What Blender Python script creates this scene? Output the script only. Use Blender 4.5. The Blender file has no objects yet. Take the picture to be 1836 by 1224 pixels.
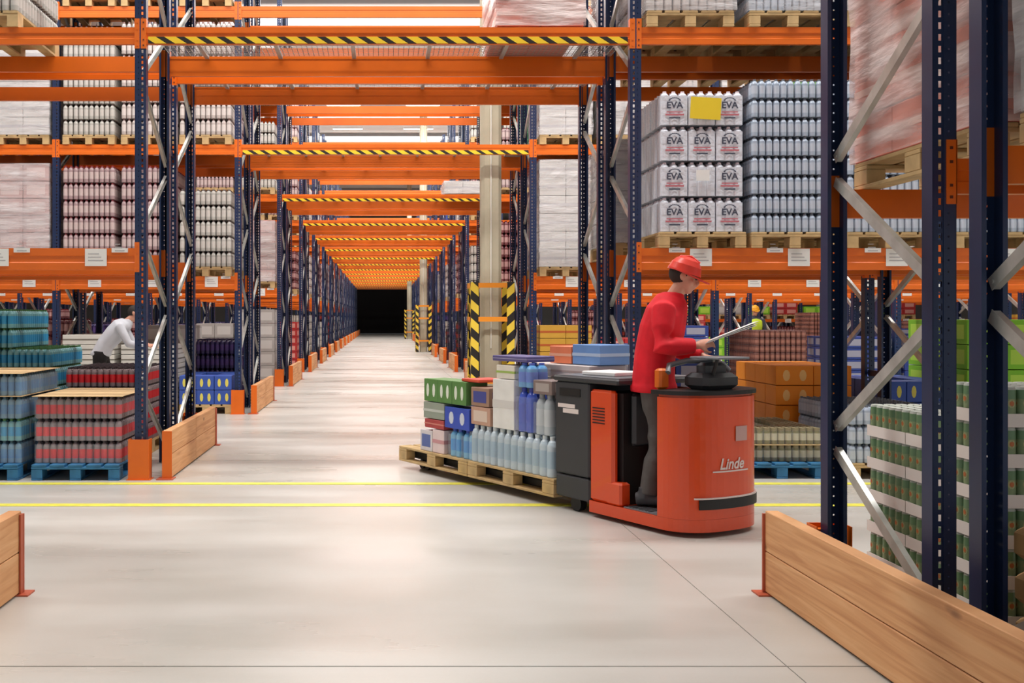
import bpy, math, random
from math import pi, sin, cos, radians, sqrt
from mathutils import Vector, Matrix
random.seed(7)
SC = bpy.context.scene
COL = SC.collection

# ------------------------------------------------------------------ camera, world, exposure
cam = bpy.data.objects.new('camera', bpy.data.cameras.new('camera'))
COL.objects.link(cam)
cam.location = (0, 0, 1.48)
cam.rotation_euler = (pi/2, 0, 0)
cam.data.sensor_width = 36
cam.data.lens = 1815/1836*36
cam.data.shift_x = 233/1836
cam.data.shift_y = -42.5/1836
cam.data.clip_end = 300
SC.camera = cam
w = bpy.data.worlds.new('world'); SC.world = w; w.use_nodes = True
w.node_tree.nodes['Background'].inputs[0].default_value = (0.93, 0.96, 1.0, 1)
w.node_tree.nodes['Background'].inputs[1].default_value = 0.60
SC.view_settings.view_transform = 'Standard'
SC.view_settings.look = 'None'
SC.view_settings.exposure = 0.0
SC.view_settings.gamma = 1
SC.view_settings.use_curve_mapping = False
try:
    SC.cycles.max_bounces = 6; SC.cycles.diffuse_bounces = 3; SC.cycles.glossy_bounces = 2
    SC.cycles.transparent_max_bounces = 12; SC.cycles.transmission_bounces = 3
    SC.cycles.caustics_reflective = False; SC.cycles.caustics_refractive = False
    SC.cycles.sample_clamp_indirect = 4
    SC.cycles.use_denoising = True
except Exception:
    pass

ROWS = [2.95, 9.3, 15.6, 21.9, 27.7, 32.8, 38.2, 43.5, 48.7, 54.0, 59.3, 64.6, 69.9, 75.2, 80.5, 85.8]
LX, RX = -2.22, 2.33
BAY = 2.81
# aisle strip lights, one linear lamp over every cross aisle
def aisle_light(y, sx, power, x=1.5):
    L = bpy.data.lights.new('aisle_lamp', 'AREA'); L.shape = 'RECTANGLE'
    L.size = sx; L.size_y = 0.5; L.energy = power; L.color = (1.0, 0.98, 0.945)
    o = bpy.data.objects.new('aisle_lamp', L); COL.objects.link(o); o.location = (x, y, 10.1)
aisle_light(8.0, 18, 1550)
def up_light(y):  # added upward fill to brighten the roof, no fixture of its own
    L = bpy.data.lights.new('roof_fill', 'AREA'); L.shape = 'RECTANGLE'; L.size = 12; L.size_y = .3; L.energy = 260; L.color = (1.0, .98, .945)
    o = bpy.data.objects.new('roof_fill', L); COL.objects.link(o); o.location = (0.5, y, 9.7); o.rotation_euler = (pi, 0, 0)
for k in range(1, len(ROWS)-1):
    yb = ROWS[k]+2.47; ym = (yb+ROWS[k+1])/2
    if k < 6: aisle_light(ym, 26 if k < 4 else 14, 1450 if k < 4 else 850)
    elif k < 13: aisle_light(ym, 8, 620)
    if 2 <= k < 9: up_light(ym)

# ------------------------------------------------------------------ materials
def lin(c):
    return tuple(((v/255)/12.92 if v/255 <= .04045 else ((v/255+.055)/1.055)**2.4) for v in c)
MATS = {}
def mat(name, rgb, rough=.5, metal=0., var=0., scale=6., bump=0., coat=0., alpha=1., bscale=None, stretch=None, randv=0.):
    if name in MATS: return MATS[name]
    m = bpy.data.materials.new(name); m.use_nodes = True
    nt = m.node_tree; b = nt.nodes['Principled BSDF']
    c = lin(rgb)
    b.inputs['Base Color'].default_value = (*c, 1)
    b.inputs['Roughness'].default_value = rough
    b.inputs['Metallic'].default_value = metal
    if coat: b.inputs['Coat Weight'].default_value = coat
    if alpha < 1: b.inputs['Alpha'].default_value = alpha
    if var or bump:
        tc = nt.nodes.new('ShaderNodeTexCoord'); mp = nt.nodes.new('ShaderNodeMapping')
        if stretch: mp.inputs['Scale'].default_value = stretch
        n = nt.nodes.new('ShaderNodeTexNoise'); n.inputs['Scale'].default_value = scale; n.inputs['Detail'].default_value = 5
        nt.links.new(tc.outputs['Object'], mp.inputs[0]); nt.links.new(mp.outputs[0], n.inputs['Vector'])
        if var:
            r = nt.nodes.new('ShaderNodeMix'); r.data_type = 'RGBA'
            mr = nt.nodes.new('ShaderNodeMapRange'); mr.inputs[1].default_value = .3; mr.inputs[2].default_value = .7
            nt.links.new(n.outputs[0], mr.inputs[0]); nt.links.new(mr.outputs[0], r.inputs[0])
            r.inputs[6].default_value = tuple(v*(1-var) for v in c)+(1,)
            r.inputs[7].default_value = tuple(min(1, v*(1+var)) for v in c)+(1,)
            nt.links.new(r.outputs[2], b.inputs['Base Color'])
        if bump:
            n2 = n
            if bscale:
                n2 = nt.nodes.new('ShaderNodeTexNoise'); n2.inputs['Scale'].default_value = bscale
                nt.links.new(mp.outputs[0], n2.inputs['Vector'])
            bp = nt.nodes.new('ShaderNodeBump'); bp.inputs['Strength'].default_value = bump; bp.inputs['Distance'].default_value = .02
            nt.links.new(n2.outputs[0], bp.inputs['Height']); nt.links.new(bp.outputs[0], b.inputs['Normal'])
    MATS[name] = m
    return m
def stripe_mat(name, axis_x, axis_z, pitch, duty, ca, cb):
    m = bpy.data.materials.new(name); m.use_nodes = True; nt = m.node_tree; b = nt.nodes['Principled BSDF']
    b.inputs['Roughness'].default_value = .5
    tc = nt.nodes.new('ShaderNodeTexCoord')
    dt = nt.nodes.new('ShaderNodeVectorMath'); dt.operation = 'DOT_PRODUCT'; dt.inputs[1].default_value = (axis_x/pitch, axis_x/pitch, axis_z/pitch)
    fr = nt.nodes.new('ShaderNodeMath'); fr.operation = 'FRACT'
    lt = nt.nodes.new('ShaderNodeMath'); lt.operation = 'LESS_THAN'; lt.inputs[1].default_value = duty
    mx = nt.nodes.new('ShaderNodeMix'); mx.data_type = 'RGBA'
    mx.inputs[6].default_value = (*lin(ca), 1); mx.inputs[7].default_value = (*lin(cb), 1)
    nt.links.new(tc.outputs['Object'], dt.inputs[0]); nt.links.new(dt.outputs['Value'], fr.inputs[0])
    nt.links.new(fr.outputs[0], lt.inputs[0]); nt.links.new(lt.outputs[0], mx.inputs[0]); nt.links.new(mx.outputs[2], b.inputs['Base Color'])
    MATS[name] = m; return m
ORANGE = mat('orange_paint', (228, 108, 16), .4, var=.08, scale=3)
NAVY = mat('navy_paint', (20, 42, 80), .38, var=.1, scale=4)
GALV = mat('galvanised', (196, 198, 194), .38, .55, var=.14, scale=9)
WIRE = mat('wire_zinc', (176, 176, 172), .45, .5)
HAZ = stripe_mat('hazard_strip', 1, 1.6, .185, .42, (246, 208, 44), (30, 26, 22))
HAZV = stripe_mat('hazard_post', .9, 1.0, .29, .5, (240, 208, 70), (32, 30, 28))
HAZW = stripe_mat('hazard_post_b', -.9, 1.0, .29, .5, (240, 208, 70), (32, 30, 28))
WOOD = mat('pallet_wood', (196, 166, 118), .75, var=.22, scale=7, stretch=(1, 1, 1))
BLUEP = mat('blue_pallet_paint', (44, 110, 156), .6, var=.25, scale=9)
CARD = mat('label_card_white', (236, 236, 232), .6)
def wood_plank():
    m = bpy.data.materials.new('timber'); m.use_nodes = True; nt = m.node_tree; b = nt.nodes['Principled BSDF']
    b.inputs['Roughness'].default_value = .62
    tc = nt.nodes.new('ShaderNodeTexCoord'); mp = nt.nodes.new('ShaderNodeMapping'); mp.inputs['Scale'].default_value = (1, .4, 9)
    oi = nt.nodes.new('ShaderNodeObjectInfo')
    ad = nt.nodes.new('ShaderNodeVectorMath'); ad.operation = 'ADD'
    cmb = nt.nodes.new('ShaderNodeVectorMath'); cmb.operation = 'SCALE'; cmb.inputs[0].default_value = (3, 17, 5)
    nt.links.new(oi.outputs['Random'], cmb.inputs['Scale'])
    nt.links.new(tc.outputs['Object'], ad.inputs[0]); nt.links.new(cmb.outputs[0], ad.inputs[1])
    nt.links.new(ad.outputs[0], mp.inputs[0])
    n = nt.nodes.new('ShaderNodeTexNoise'); n.inputs['Scale'].default_value = 2.2; n.inputs['Detail'].default_value = 7; n.inputs['Distortion'].default_value = 1.2
    nt.links.new(mp.outputs[0], n.inputs['Vector'])
    cr = nt.nodes.new('ShaderNodeValToRGB')
    e = cr.color_ramp.elements
    e[0].position = .3; e[0].color = (*lin((196, 134, 84)), 1)
    e[1].position = .7; e[1].color = (*lin((232, 180, 128)), 1)
    k = e.new(.5); k.color = (*lin((220, 162, 110)), 1)
    nt.links.new(n.outputs[0], cr.inputs[0])
    # knots: sparse dark spots
    mp2 = nt.nodes.new('ShaderNodeMapping'); mp2.inputs['Scale'].default_value = (1, 1.3, 3.2)
    nt.links.new(ad.outputs[0], mp2.inputs[0])
    v = nt.nodes.new('ShaderNodeTexVoronoi'); v.inputs['Scale'].default_value = 1.3
    nt.links.new(mp2.outputs[0], v.inputs['Vector'])
    mr = nt.nodes.new('ShaderNodeMapRange'); mr.inputs[1].default_value = .02; mr.inputs[2].default_value = .10
    nt.links.new(v.outputs['Distance'], mr.inputs[0])
    mx = nt.nodes.new('ShaderNodeMix'); mx.data_type = 'RGBA'; mx.inputs[6].default_value = (*lin((104, 62, 36)), 1)
    nt.links.new(mr.outputs[0], mx.inputs[0]); nt.links.new(cr.outputs[0], mx.inputs[7])
    nt.links.new(mx.outputs[2], b.inputs['Base Color'])
    bp = nt.nodes.new('ShaderNodeBump'); bp.inputs['Strength'].default_value = .25; bp.inputs['Distance'].default_value = .01
    nt.links.new(n.outputs[0], bp.inputs['Height']); nt.links.new(bp.outputs[0], b.inputs['Normal'])
    return m
TIMBER = wood_plank()
def floor_mat():
    m = bpy.data.materials.new('concrete_floor'); m.use_nodes = True; nt = m.node_tree; b = nt.nodes['Principled BSDF']
    tc = nt.nodes.new('ShaderNodeTexCoord')
    def noise(s, d, vec=None):
        n = nt.nodes.new('ShaderNodeTexNoise'); n.inputs['Scale'].default_value = s; n.inputs['Detail'].default_value = d
        nt.links.new(vec or tc.outputs['Object'], n.inputs['Vector']); return n
    mp = nt.nodes.new('ShaderNodeMapping'); mp.inputs['Scale'].default_value = (.3, 1.3, 1)
    nt.links.new(tc.outputs['Object'], mp.inputs[0])
    n1 = noise(.8, 6); n2 = noise(1.4, 5, mp.outputs[0]); n3 = noise(60, 3)
    a = nt.nodes.new('ShaderNodeMath'); a.operation = 'ADD'; nt.links.new(n1.outputs[0], a.inputs[0]); nt.links.new(n2.outputs[0], a.inputs[1])
    a2 = nt.nodes.new('ShaderNodeMath'); a2.operation = 'MULTIPLY_ADD'; nt.links.new(n3.outputs[0], a2.inputs[0]); a2.inputs[1].default_value = .12; nt.links.new(a.outputs[0], a2.inputs[2])
    cr = nt.nodes.new('ShaderNodeValToRGB'); e = cr.color_ramp.elements
    e[0].position = .3; e[0].color = (*lin((180, 176, 167)), 1)
    e[1].position = .72; e[1].color = (*lin((208, 206, 201)), 1)
    dv = nt.nodes.new('ShaderNodeMath'); dv.operation = 'MULTIPLY'; dv.inputs[1].default_value = .5
    nt.links.new(a2.outputs[0], dv.inputs[0]); nt.links.new(dv.outputs[0], cr.inputs[0]); nt.links.new(cr.outputs[0], b.inputs['Base Color'])
    mr = nt.nodes.new('ShaderNodeMapRange'); mr.inputs[1].default_value = .3; mr.inputs[2].default_value = .7; mr.inputs[3].default_value = .24; mr.inputs[4].default_value = .42
    nt.links.new(n2.outputs[0], mr.inputs[0]); nt.links.new(mr.outputs[0], b.inputs['Roughness'])
    return m
FLOORM = floor_mat()
def wrap_mat(name, rgb, a0, a1, diag=0., rough=.22):
    m = bpy.data.materials.new(name); m.use_nodes = True; nt = m.node_tree; b = nt.nodes['Principled BSDF']
    b.inputs['Base Color'].default_value = (*lin(rgb), 1); b.inputs['Roughness'].default_value = rough
    tc = nt.nodes.new('ShaderNodeTexCoord'); mp = nt.nodes.new('ShaderNodeMapping')
    mp.inputs['Rotation'].default_value = (radians(diag), radians(diag*.4), 0); mp.inputs['Scale'].default_value = (.6, .6, 3.4)
    n = nt.nodes.new('ShaderNodeTexNoise'); n.inputs['Scale'].default_value = 2.2; n.inputs['Detail'].default_value = 4
    nt.links.new(tc.outputs['Object'], mp.inputs[0]); nt.links.new(mp.outputs[0], n.inputs['Vector'])
    mr = nt.nodes.new('ShaderNodeMapRange'); mr.inputs[1].default_value = .38; mr.inputs[2].default_value = .62; mr.inputs[3].default_value = a0; mr.inputs[4].default_value = a1
    nt.links.new(n.outputs[0], mr.inputs[0]); nt.links.new(mr.outputs[0], b.inputs['Alpha'])
    bp = nt.nodes.new('ShaderNodeBump'); bp.inputs['Strength'].default_value = .6; bp.inputs['Distance'].default_value = .03
    n2 = nt.nodes.new('ShaderNodeTexNoise'); n2.inputs['Scale'].default_value = 6; n2.inputs['Detail'].default_value = 6
    nt.links.new(mp.outputs[0], n2.inputs['Vector'])
    nt.links.new(n2.outputs[0], bp.inputs['Height']); nt.links.new(bp.outputs[0], b.inputs['Normal'])
    MATS[name] = m; return m
WRAP = wrap_mat('stretch_wrap', (226, 224, 226), .15, .6)
WRAPP = wrap_mat('stretch_wrap_streaky', (252, 238, 236), .16, .86, diag=24)
FILM = mat('pack_film', (216, 224, 232), .16, alpha=.13)
CB = mat('cardboard', (206, 176, 130), .8, var=.08, scale=5)
CBD = mat('brown_carton', (150, 112, 66), .8, var=.12, scale=5)

# ------------------------------------------------------------------ mesh helpers
class MB:
    def __init__(s): s.v = []; s.f = []; s.mi = []; s.m = []; s.sm = []
    def mid(s, m):
        if m not in s.m: s.m.append(m)
        return s.m.index(m)
    def add(s, vs, fs, m, smooth=False, M=None):
        n = len(s.v)
        if M is not None: vs = [M @ Vector(v) for v in vs]
        s.v.extend(tuple(v) for v in vs); k = s.mid(m)
        for f in fs: s.f.append(tuple(i+n for i in f)); s.mi.append(k); s.sm.append(smooth)
    def box(s, x0, x1, y0, y1, z0, z1, m, M=None):
        vs = [(x, y, z) for z in (z0, z1) for y in (y0, y1) for x in (x0, x1)]
        s.add(vs, [(0, 2, 3, 1), (4, 5, 7, 6), (0, 1, 5, 4), (2, 6, 7, 3), (0, 4, 6, 2), (1, 3, 7, 5)], m, False, M)
    def bbox(s, x0, x1, y0, y1, z0, z1, m, r=.006, M=None):   # chamfered box
        pts = [(x0+r, y0), (x1-r, y0), (x1, y0+r), (x1, y1-r), (x1-r, y1), (x0+r, y1), (x0, y1-r), (x0, y0+r)]
        ins = [(x0+2*r, y0+r), (x1-2*r, y0+r), (x1-r, y0+2*r), (x1-r, y1-2*r), (x1-2*r, y1-r), (x0+2*r, y1-r), (x0+r, y1-2*r), (x0+r, y0+2*r)]
        vs = [(*p, z0) for p in ins]+[(*p, z0+r) for p in pts]+[(*p, z1-r) for p in pts]+[(*p, z1) for p in ins]
        fs = [tuple(range(7, -1, -1)), tuple(range(24, 32))]
        for k in range(3):
            for i in range(8): j = (i+1) % 8; fs.append((k*8+i, k*8+j, k*8+8+j, k*8+8+i))
        s.add(vs, fs, m, False, M)
    def prism(s, pts, z0, z1, m, M=None, smooth=False):      # polygon in xy, extruded z
        n = len(pts); vs = [(*p, z0) for p in pts]+[(*p, z1) for p in pts]
        s.add(vs, [(i, (i+1) % n, n+(i+1) % n, n+i) for i in range(n)], m, smooth, M)
        s.add(vs, [tuple(range(n-1, -1, -1)), tuple(range(n, 2*n))], m, False, M)
    def lathe(s, prof, mats, n, cx=0, cy=0, cz=0, smooth=True, M=None):  # prof [(r,z)], mats per segment
        ang = [2*pi*i/n for i in range(n)]
        for k in range(len(prof)-1):
            (r0, z0), (r1, z1) = prof[k], prof[k+1]
            m = mats[k] if isinstance(mats, (list, tuple)) else mats
            if r0 < 1e-6:
                vs = [(cx, cy, cz+z0)]+[(cx+r1*cos(a), cy+r1*sin(a), cz+z1) for a in ang]
                s.add(vs, [(0, 1+(i+1) % n, 1+i) if z0 <= z1 and k == 0 else (0, 1+i, 1+(i+1) % n) for i in range(n)], m, smooth, M)
            elif r1 < 1e-6:
                vs = [(cx, cy, cz+z1)]+[(cx+r0*cos(a), cy+r0*sin(a), cz+z0) for a in ang]
                s.add(vs, [(0, 1+i, 1+(i+1) % n) for i in range(n)], m, smooth, M)
            else:
                vs = [(cx+r0*cos(a), cy+r0*sin(a), cz+z0) for a in ang]+[(cx+r1*cos(a), cy+r1*sin(a), cz+z1) for a in ang]
                s.add(vs, [(i, (i+1) % n, n+(i+1) % n, n+i) for i in range(n)], m, smooth, M)
    def tube(s, pts, rad, m, n=10, flat=1., up=Vector((0, 0, 1)), caps=True, wide=None):
        rings = []; P = [Vector(p) for p in pts]
        for i, p in enumerate(P):
            t = (P[min(i+1, len(P)-1)]-P[max(i-1, 0)]).normalized()
            a = t.cross(up)
            if a.length < .05: a = t.cross(Vector((0, 1, 0)))
            a.normalize(); b = a.cross(t).normalized()
            r = rad[i] if isinstance(rad, (list, tuple)) else rad
            ra, rb = (r if isinstance(r, (list, tuple)) else (r, r*flat))
            rings.append([p+a*ra*cos(2*pi*j/n)+b*rb*sin(2*pi*j/n) for j in range(n)])
        vs = [v for r in rings for v in r]
        fs = [(k*n+i, k*n+(i+1) % n, (k+1)*n+(i+1) % n, (k+1)*n+i) for k in range(len(rings)-1) for i in range(n)]
        s.add(vs, fs, m, True)
        if caps: s.add(vs, [tuple(range(n-1, -1, -1)), tuple(range((len(rings)-1)*n, len(rings)*n))], m, False)
    def ell(s, c, r, m, n=16, k=10, M=None):
        vs = [(c[0], c[1], c[2]-r[2])]
        for i in range(1, k):
            t = -pi/2+pi*i/k
            for j in range(n): vs.append((c[0]+r[0]*cos(t)*cos(2*pi*j/n), c[1]+r[1]*cos(t)*sin(2*pi*j/n), c[2]+r[2]*sin(t)))
        vs.append((c[0], c[1], c[2]+r[2])); L = len(vs)-1
        fs = [(0, 1+(j+1) % n, 1+j) for j in range(n)]
        for i in range(k-2):
            for j in range(n): fs.append((1+i*n+j, 1+i*n+(j+1) % n, 1+(i+1)*n+(j+1) % n, 1+(i+1)*n+j))
        fs += [(L, 1+(k-2)*n+j, 1+(k-2)*n+(j+1) % n) for j in range(n)]
        s.add(vs, fs, m, True, M)
    def mesh(s, name='m'):
        me = bpy.data.meshes.new(name); me.from_pydata(s.v, [], s.f)
        for m in s.m: me.materials.append(m)
        me.polygons.foreach_set('material_index', s.mi); me.polygons.foreach_set('use_smooth', s.sm)
        me.update(); return me
def ob(name, me, parent=None, loc=(0, 0, 0), rz=0., rot=None, scale=None):
    if isinstance(me, MB): me = me.mesh(name)
    o = bpy.data.objects.new(name, me); COL.objects.link(o); o.location = loc
    o.rotation_euler = rot if rot else (0, 0, rz)
    if scale: o.scale = scale
    if parent: o.parent = parent
    return o
def tag(o, label=None, cat=None, group=None, kind=None):
    if label: o['label'] = label
    if cat: o['category'] = cat
    if group: o['group'] = group
    if kind: o['kind'] = kind
    return o
def thing(name, label, cat, loc=(0, 0, 0), rz=0., group=None):
    o = bpy.data.objects.new(name, None); COL.objects.link(o); o.location = loc; o.rotation_euler = (0, 0, rz)
    o.empty_display_size = .1
    return tag(o, label, cat, group)
CACHE = {}
def cached(key, fn):
    if key not in CACHE:
        r = fn(); CACHE[key] = r.mesh(str(key[0] if isinstance(key, tuple) else key)) if isinstance(r, MB) else r
    return CACHE[key]
ORD = ['', 'first', 'second', 'third', 'fourth', 'fifth', 'sixth', 'seventh', 'eighth', 'ninth', 'tenth', 'eleventh', 'twelfth',
       'thirteenth', 'fourteenth', 'fifteenth', 'sixteenth', 'seventeenth', 'eighteenth', 'nineteenth', 'twentieth', 'twenty-first']

# ------------------------------------------------------------------ setting
YJ = [-14.0, -2.0, 4.3, 10.5, 17.05, 23.9, 29.7, 35.0, 40.4, 51.0, 61.6, 72.2, 83, 94.4]
XJ = [-31, -16.3, -10.3, -4.3, 1.72, 7.72, 13.7, 19.7, 42]
def struct(name, me, loc=(0, 0, 0), parent=None):
    o = ob(name, me, parent, loc)
    if not parent: o['kind'] = 'structure'
    return o
b = MB(); b.box(-31, 42, -14, 96, -.30, -.06, mat('joint_filler', (70, 66, 60), .9)); flo = struct('floor', b)
for i in range(len(XJ)-1):
    for j in range(len(YJ)-1):
        b = MB(); x0, x1, y0, y1 = XJ[i], XJ[i+1], YJ[j], YJ[j+1]; g = .0025
        b.box(x0+g, x1-g, y0+g*2, y1-g*2, -.06, 0, FLOORM); ob('slab', b, flo)
YEL = mat('yellow_line_paint', (232, 226, 88), .5, var=.12, scale=14)
for y in (9.03, 8.0):
    b = MB(); b.box(-31, 42, y-.055, y+.055, 0.0005, .003, YEL); struct('trim_1' if y > 9 else 'trim_2', b)
WALLM = mat('wall_panel', (128, 124, 120), .7, var=.04, scale=1)
UNLITM = mat('painted_dark', (20, 17, 18), .9)  # near-black colour stands in for the unlit darkness of the far opening
b = MB(); b.box(-31, -2.35, 94.4, 94.8, 0, 11, WALLM); b.box(2.4, 42, 94.4, 94.8, 0, 11, WALLM); b.box(-2.35, 2.4, 94.4, 94.8, 4.4, 11, WALLM)
struct('wall_back', b)
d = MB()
d.box(-2.35, 2.4, 94.6, 94.75, 0, 4.4, UNLITM); dark_doorway = struct('dark_doorway_1', d)  # panel closing the opening, its black imitates unlit space
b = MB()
for i in range(12): b.box(-2.35+i*.396, -2.35+i*.396+.38, 94.5, 94.6, 0.02, 4.38, UNLITM)
ob('painted_dark_strip', b, dark_doorway)['kind'] = 'stuff'  # strips in the same painted darkness, no real curtain
b = MB(); b.box(-31.3, -31, 0, 96, 0, 11, WALLM); struct('wall_left', b)
b = MB(); b.box(42, 42.3, 0, 96, 0, 11, WALLM); struct('wall_right', b)
b = MB(); b.box(-31, 42, -14, 96, 10.8, 11, mat('ceiling_deck', (214, 214, 210), .7, var=.05, scale=.6)); ceil = struct('ceiling', b)
STEEL = mat('roof_steel', (150, 152, 152), .6)
def joist():
    b = MB()
    b.box(-31, 42, -.06, .06, 10.62, 10.74, STEEL); 
    return b
for j in range(12):
    ob('joist', cached('joist', joist), ceil, (0, 8+j*7.2, .04))
def lampm():
    b = MB(); b.box(-.7, .7, -.09, .09, 0, .1, mat('lamp_housing', (225, 225, 222), .5)); return b
EM = bpy.data.materials.new('lamp_glow'); EM.use_nodes = True
EM.node_tree.nodes['Principled BSDF'].inputs['Emission Color'].default_value = (1, .97, .92, 1)
EM.node_tree.nodes['Principled BSDF'].inputs['Emission Strength'].default_value = 4
def tubem():
    b = MB(); b.box(-.66, .66, -.05, .05, -.02, 0, EM); return b
for k in (6, 7):
    for x in (-1.6, 1.7):
        y = (ROWS[k]+2.47+ROWS[k+1])/2
        t = thing('ceiling_light', f'{"nearer" if k == 6 else "farther"} white strip lamp under the roof above the aisle, {"left" if x < 0 else "right"} one', 'lamp', (x, y, 10.3), 0, 'roof strip lamps')
        ob('housing', cached('lampm', lampm), t); ob('diffuser', cached('tubem', tubem), t)

# ------------------------------------------------------------------ racks
UH = 8.4
def upright_mesh(big):
    # web in plane y=0 (holes), flanges towards +y ; big: +1 large holes at +x side, -1 at -x side
    b = MB(); W = .05; P = .05; n = int(UH/P)
    xs = [-W, -.026, -.010, .014, .022, W]
    if big > 0: xs = [-x for x in reversed(xs)]
    bi, si = (1, 3) if big < 0 else (3, 1)
    for k in range(n):
        z0 = k*P; zs = [z0, z0+.012, z0+.040, z0+P]; zs2 = [z0, z0+.022, z0+.030, z0+P]
        for i in range(5):
            col = (zs2 if i == si else zs)
            for j in range(3):
                if j == 1 and i in (bi, si): continue
                if i in (bi, si) or j == 0:
                    if i in (bi, si): a, c = col[j], col[j+1]
                    else: a, c = z0, z0+P
                    b.add([(xs[i], 0, a), (xs[i+1], 0, a), (xs[i+1], 0, c), (xs[i], 0, c)], [(0, 1, 2, 3)], NAVY)
    for s in (-1, 1):
        b.box(s*W-.0015, s*W+.0015, 0, .085, 0, UH, NAVY)
        xa, xb = sorted((s*W, s*(W-.018))); b.box(xa, xb, .082, .085, 0, UH, NAVY)
    # raised centre rib
    b.box(-.005 if big < 0 else -.009, .009 if big < 0 else .005, -.003, 0.0, 0, UH, NAVY)
    b.box(-.07, .07, -.03, .11, 0, .006, GALV)
    return b
def brace_mesh(up):
    # runs in yz plane from y=.07 to y=1.03, rising .58
    b = MB(); L = Vector((0, .97, .58)); ln = L.length; a = math.atan2(.58, .97)
    M = Matrix.Translation((0, .065, 0)) @ Matrix.Rotation(a, 4, 'X')
    if up < 0: M = Matrix.Translation((0, 1.035, 0)) @ Matrix.Scale(-1, 4, (0, 1, 0)) @ Matrix.Rotation(a, 4, 'X')
    b.box(-.003, 0, -.01, ln+.01, -.027, .027, GALV, M)
    b.box(0, .026, 0, ln, -.027, -.0245, GALV, M); b.box(0, .026, 0, ln, .0245, .027, GALV, M)
    b.lathe([(0, -.004), (.009, -.004), (.009, 0), (0, 0)], GALV, 8, M=M @ Matrix.Translation((-.004, .015, 0)) @ Matrix.Rotation(pi/2, 4, 'Y'))
    if up < 0: b.f = [tuple(reversed(f)) for f in b.f]
    return b
def brace_list():
    # (front is aisle side) back .13 -> aisle .84 -> back 1.55 ...
    out = []; z = .13; t = -1
    while z+.71 < UH:
        out.append((t, z+.065)); z += .71; t = -t
    return out
def bracing_mesh(flip):
    b = MB()
    for t, z in brace_list():
        s = brace_mesh(t if not flip else -t)
        b.add(s.v, s.f, GALV, M=Matrix.Translation((0, 0, z)))
    return b
def beam_mesh(L, h):
    b = MB()
    pr = [(0, 0), (0, .33*h), (.006, .36*h), (.006, .64*h), (0, .67*h), (0, h), (.046, h), (.046, 0)]
    n = len(pr); vs = [(0, p[0], p[1]) for p in pr]+[(L, p[0], p[1]) for p in pr]
    b.add(vs, [(i, n+i, n+(i+1) % n, (i+1) % n) for i in range(n)]+[tuple(range(n)), tuple(range(2*n-1, n-1, -1))], ORANGE)
    return b
def conn_mesh():
    b = MB(); b.box(-.047, .0, -.008, -.003, -.12, .155, ORANGE); b.box(-.003, .002, -.008, .05, -.12, .155, ORANGE)
    for z in (-.09, -.04, .06, .12): b.box(-.03, -.018, -.011, -.008, z-.006, z+.006, mat('rivet_dark', (90, 40, 20), .5))
    return b
def conn_mesh_b():
    b = conn_mesh(); s = MB(); s.add([(-x, y, z) for x, y, z in b.v], [tuple(reversed(f)) for f in b.f], ORANGE); return s
def beam(parent, x0, x1, y, ztop, h, face, name='beam', conns=True, cards=None, hazard=False):
    """box beam between upright faces; face=-1: outer face towards the camera side, +1: towards the back"""
    L = x1-x0
    me = cached(('beam', round(L, 3), h), lambda: beam_mesh(L, h))
    if face < 0: o = ob(name, me, parent, (x0, y, ztop-h))
    else: o = ob(name, me, parent, (x1, y, ztop-h), pi)
    if conns:
        ob('connector', cached('conn', conn_mesh), o, (0, 0, h*.5)); ob('connector', cached('connb', conn_mesh_b), o, (L, 0, h*.5))
    if cards:
        for i, (cx, cw, ch, cz) in enumerate(cards):
            cb = cached(('card', cw, ch), lambda: card_mesh(cw, ch)); ob('label_card', cb, o, (cx-x0, -.003, cz))
    if hazard:
        hb = cached(('hz', round(L, 3)), lambda: haz_mesh(L)); ob('hazard_strip', hb, o, (0, -.004, .004))
    return o
def card_mesh(w_, h_):
    b = MB(); b.box(-w_/2, w_/2, -.002, 0, 0, h_, CARD)
    g = mat('print_grey', (176, 176, 178), .6)
    if w_ > .12:
        for i in range(3): b.box(-w_/2+.03, w_/2-.03-.02*i, -.0028, -.002, h_*.3+i*.03, h_*.3+i*.03+.008, g)
    return b
def haz_mesh(L):
    b = MB(); b.box(.02, L-.02, -.003, 0, 0, .062, HAZ); return b
def guard_foot():
    b = MB(); b.box(-.095, .095, -.075, -.069, 0.004, .37, ORANGE); b.box(-.095, -.089, -.069, .05, 0.004, .37, ORANGE); b.box(.089, .095, -.069, .05, 0.004, .37, ORANGE)
    b.box(-.089, .089, -.069, -.02, .33, .345, ORANGE); b.box(-.11, .11, -.09, .06, 0.001, .006, ORANGE); return b
def deck_mesh(L, D):
    b = MB()
    n = int(L/.05)
    for i in range(n+1): x = i*L/n; b.box(x-.003, x+.003, 0, D, .004, .008, WIRE)
    for i in range(21): y = i*D/20; b.box(0, L, y-.003, y+.003, 0, .004, WIRE)
    for i in range(6): x = (i+.5)*L/6; b.box(x-.02, x+.02, 0.0, D, -.03, 0, WIRE)
    return b
def timber_plank(L, h):
    b = MB(); b.bbox(-.035, .035, 0, L, 0, h, TIMBER, .004); return b
def gpost():
    b = MB(); R = mat('red_oxide_post', (188, 92, 62), .5, var=.1)
    b.box(-.045, .045, -.012, .0, 0.008, .44, ORANGE); b.box(-.045, -.037, 0, .07, 0.008, .44, ORANGE); b.box(-.09, .06, -.06, .1, 0.0, .008, R)
    return b
def gpostr():
    b = MB(); R = mat('red_oxide_post', (188, 92, 62), .5, var=.1)
    b.box(-.048, .048, -.012, .0, 0.008, .43, R); b.box(.037, .046, -.05, 0, 0.008, .43, R); b.box(-.09, .09, -.07, .04, 0.0, .008, R)
    return b
LEVELS = {1: (2.12, .2), 2: (4.15, .155), 3: (6.28, .17)}
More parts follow.
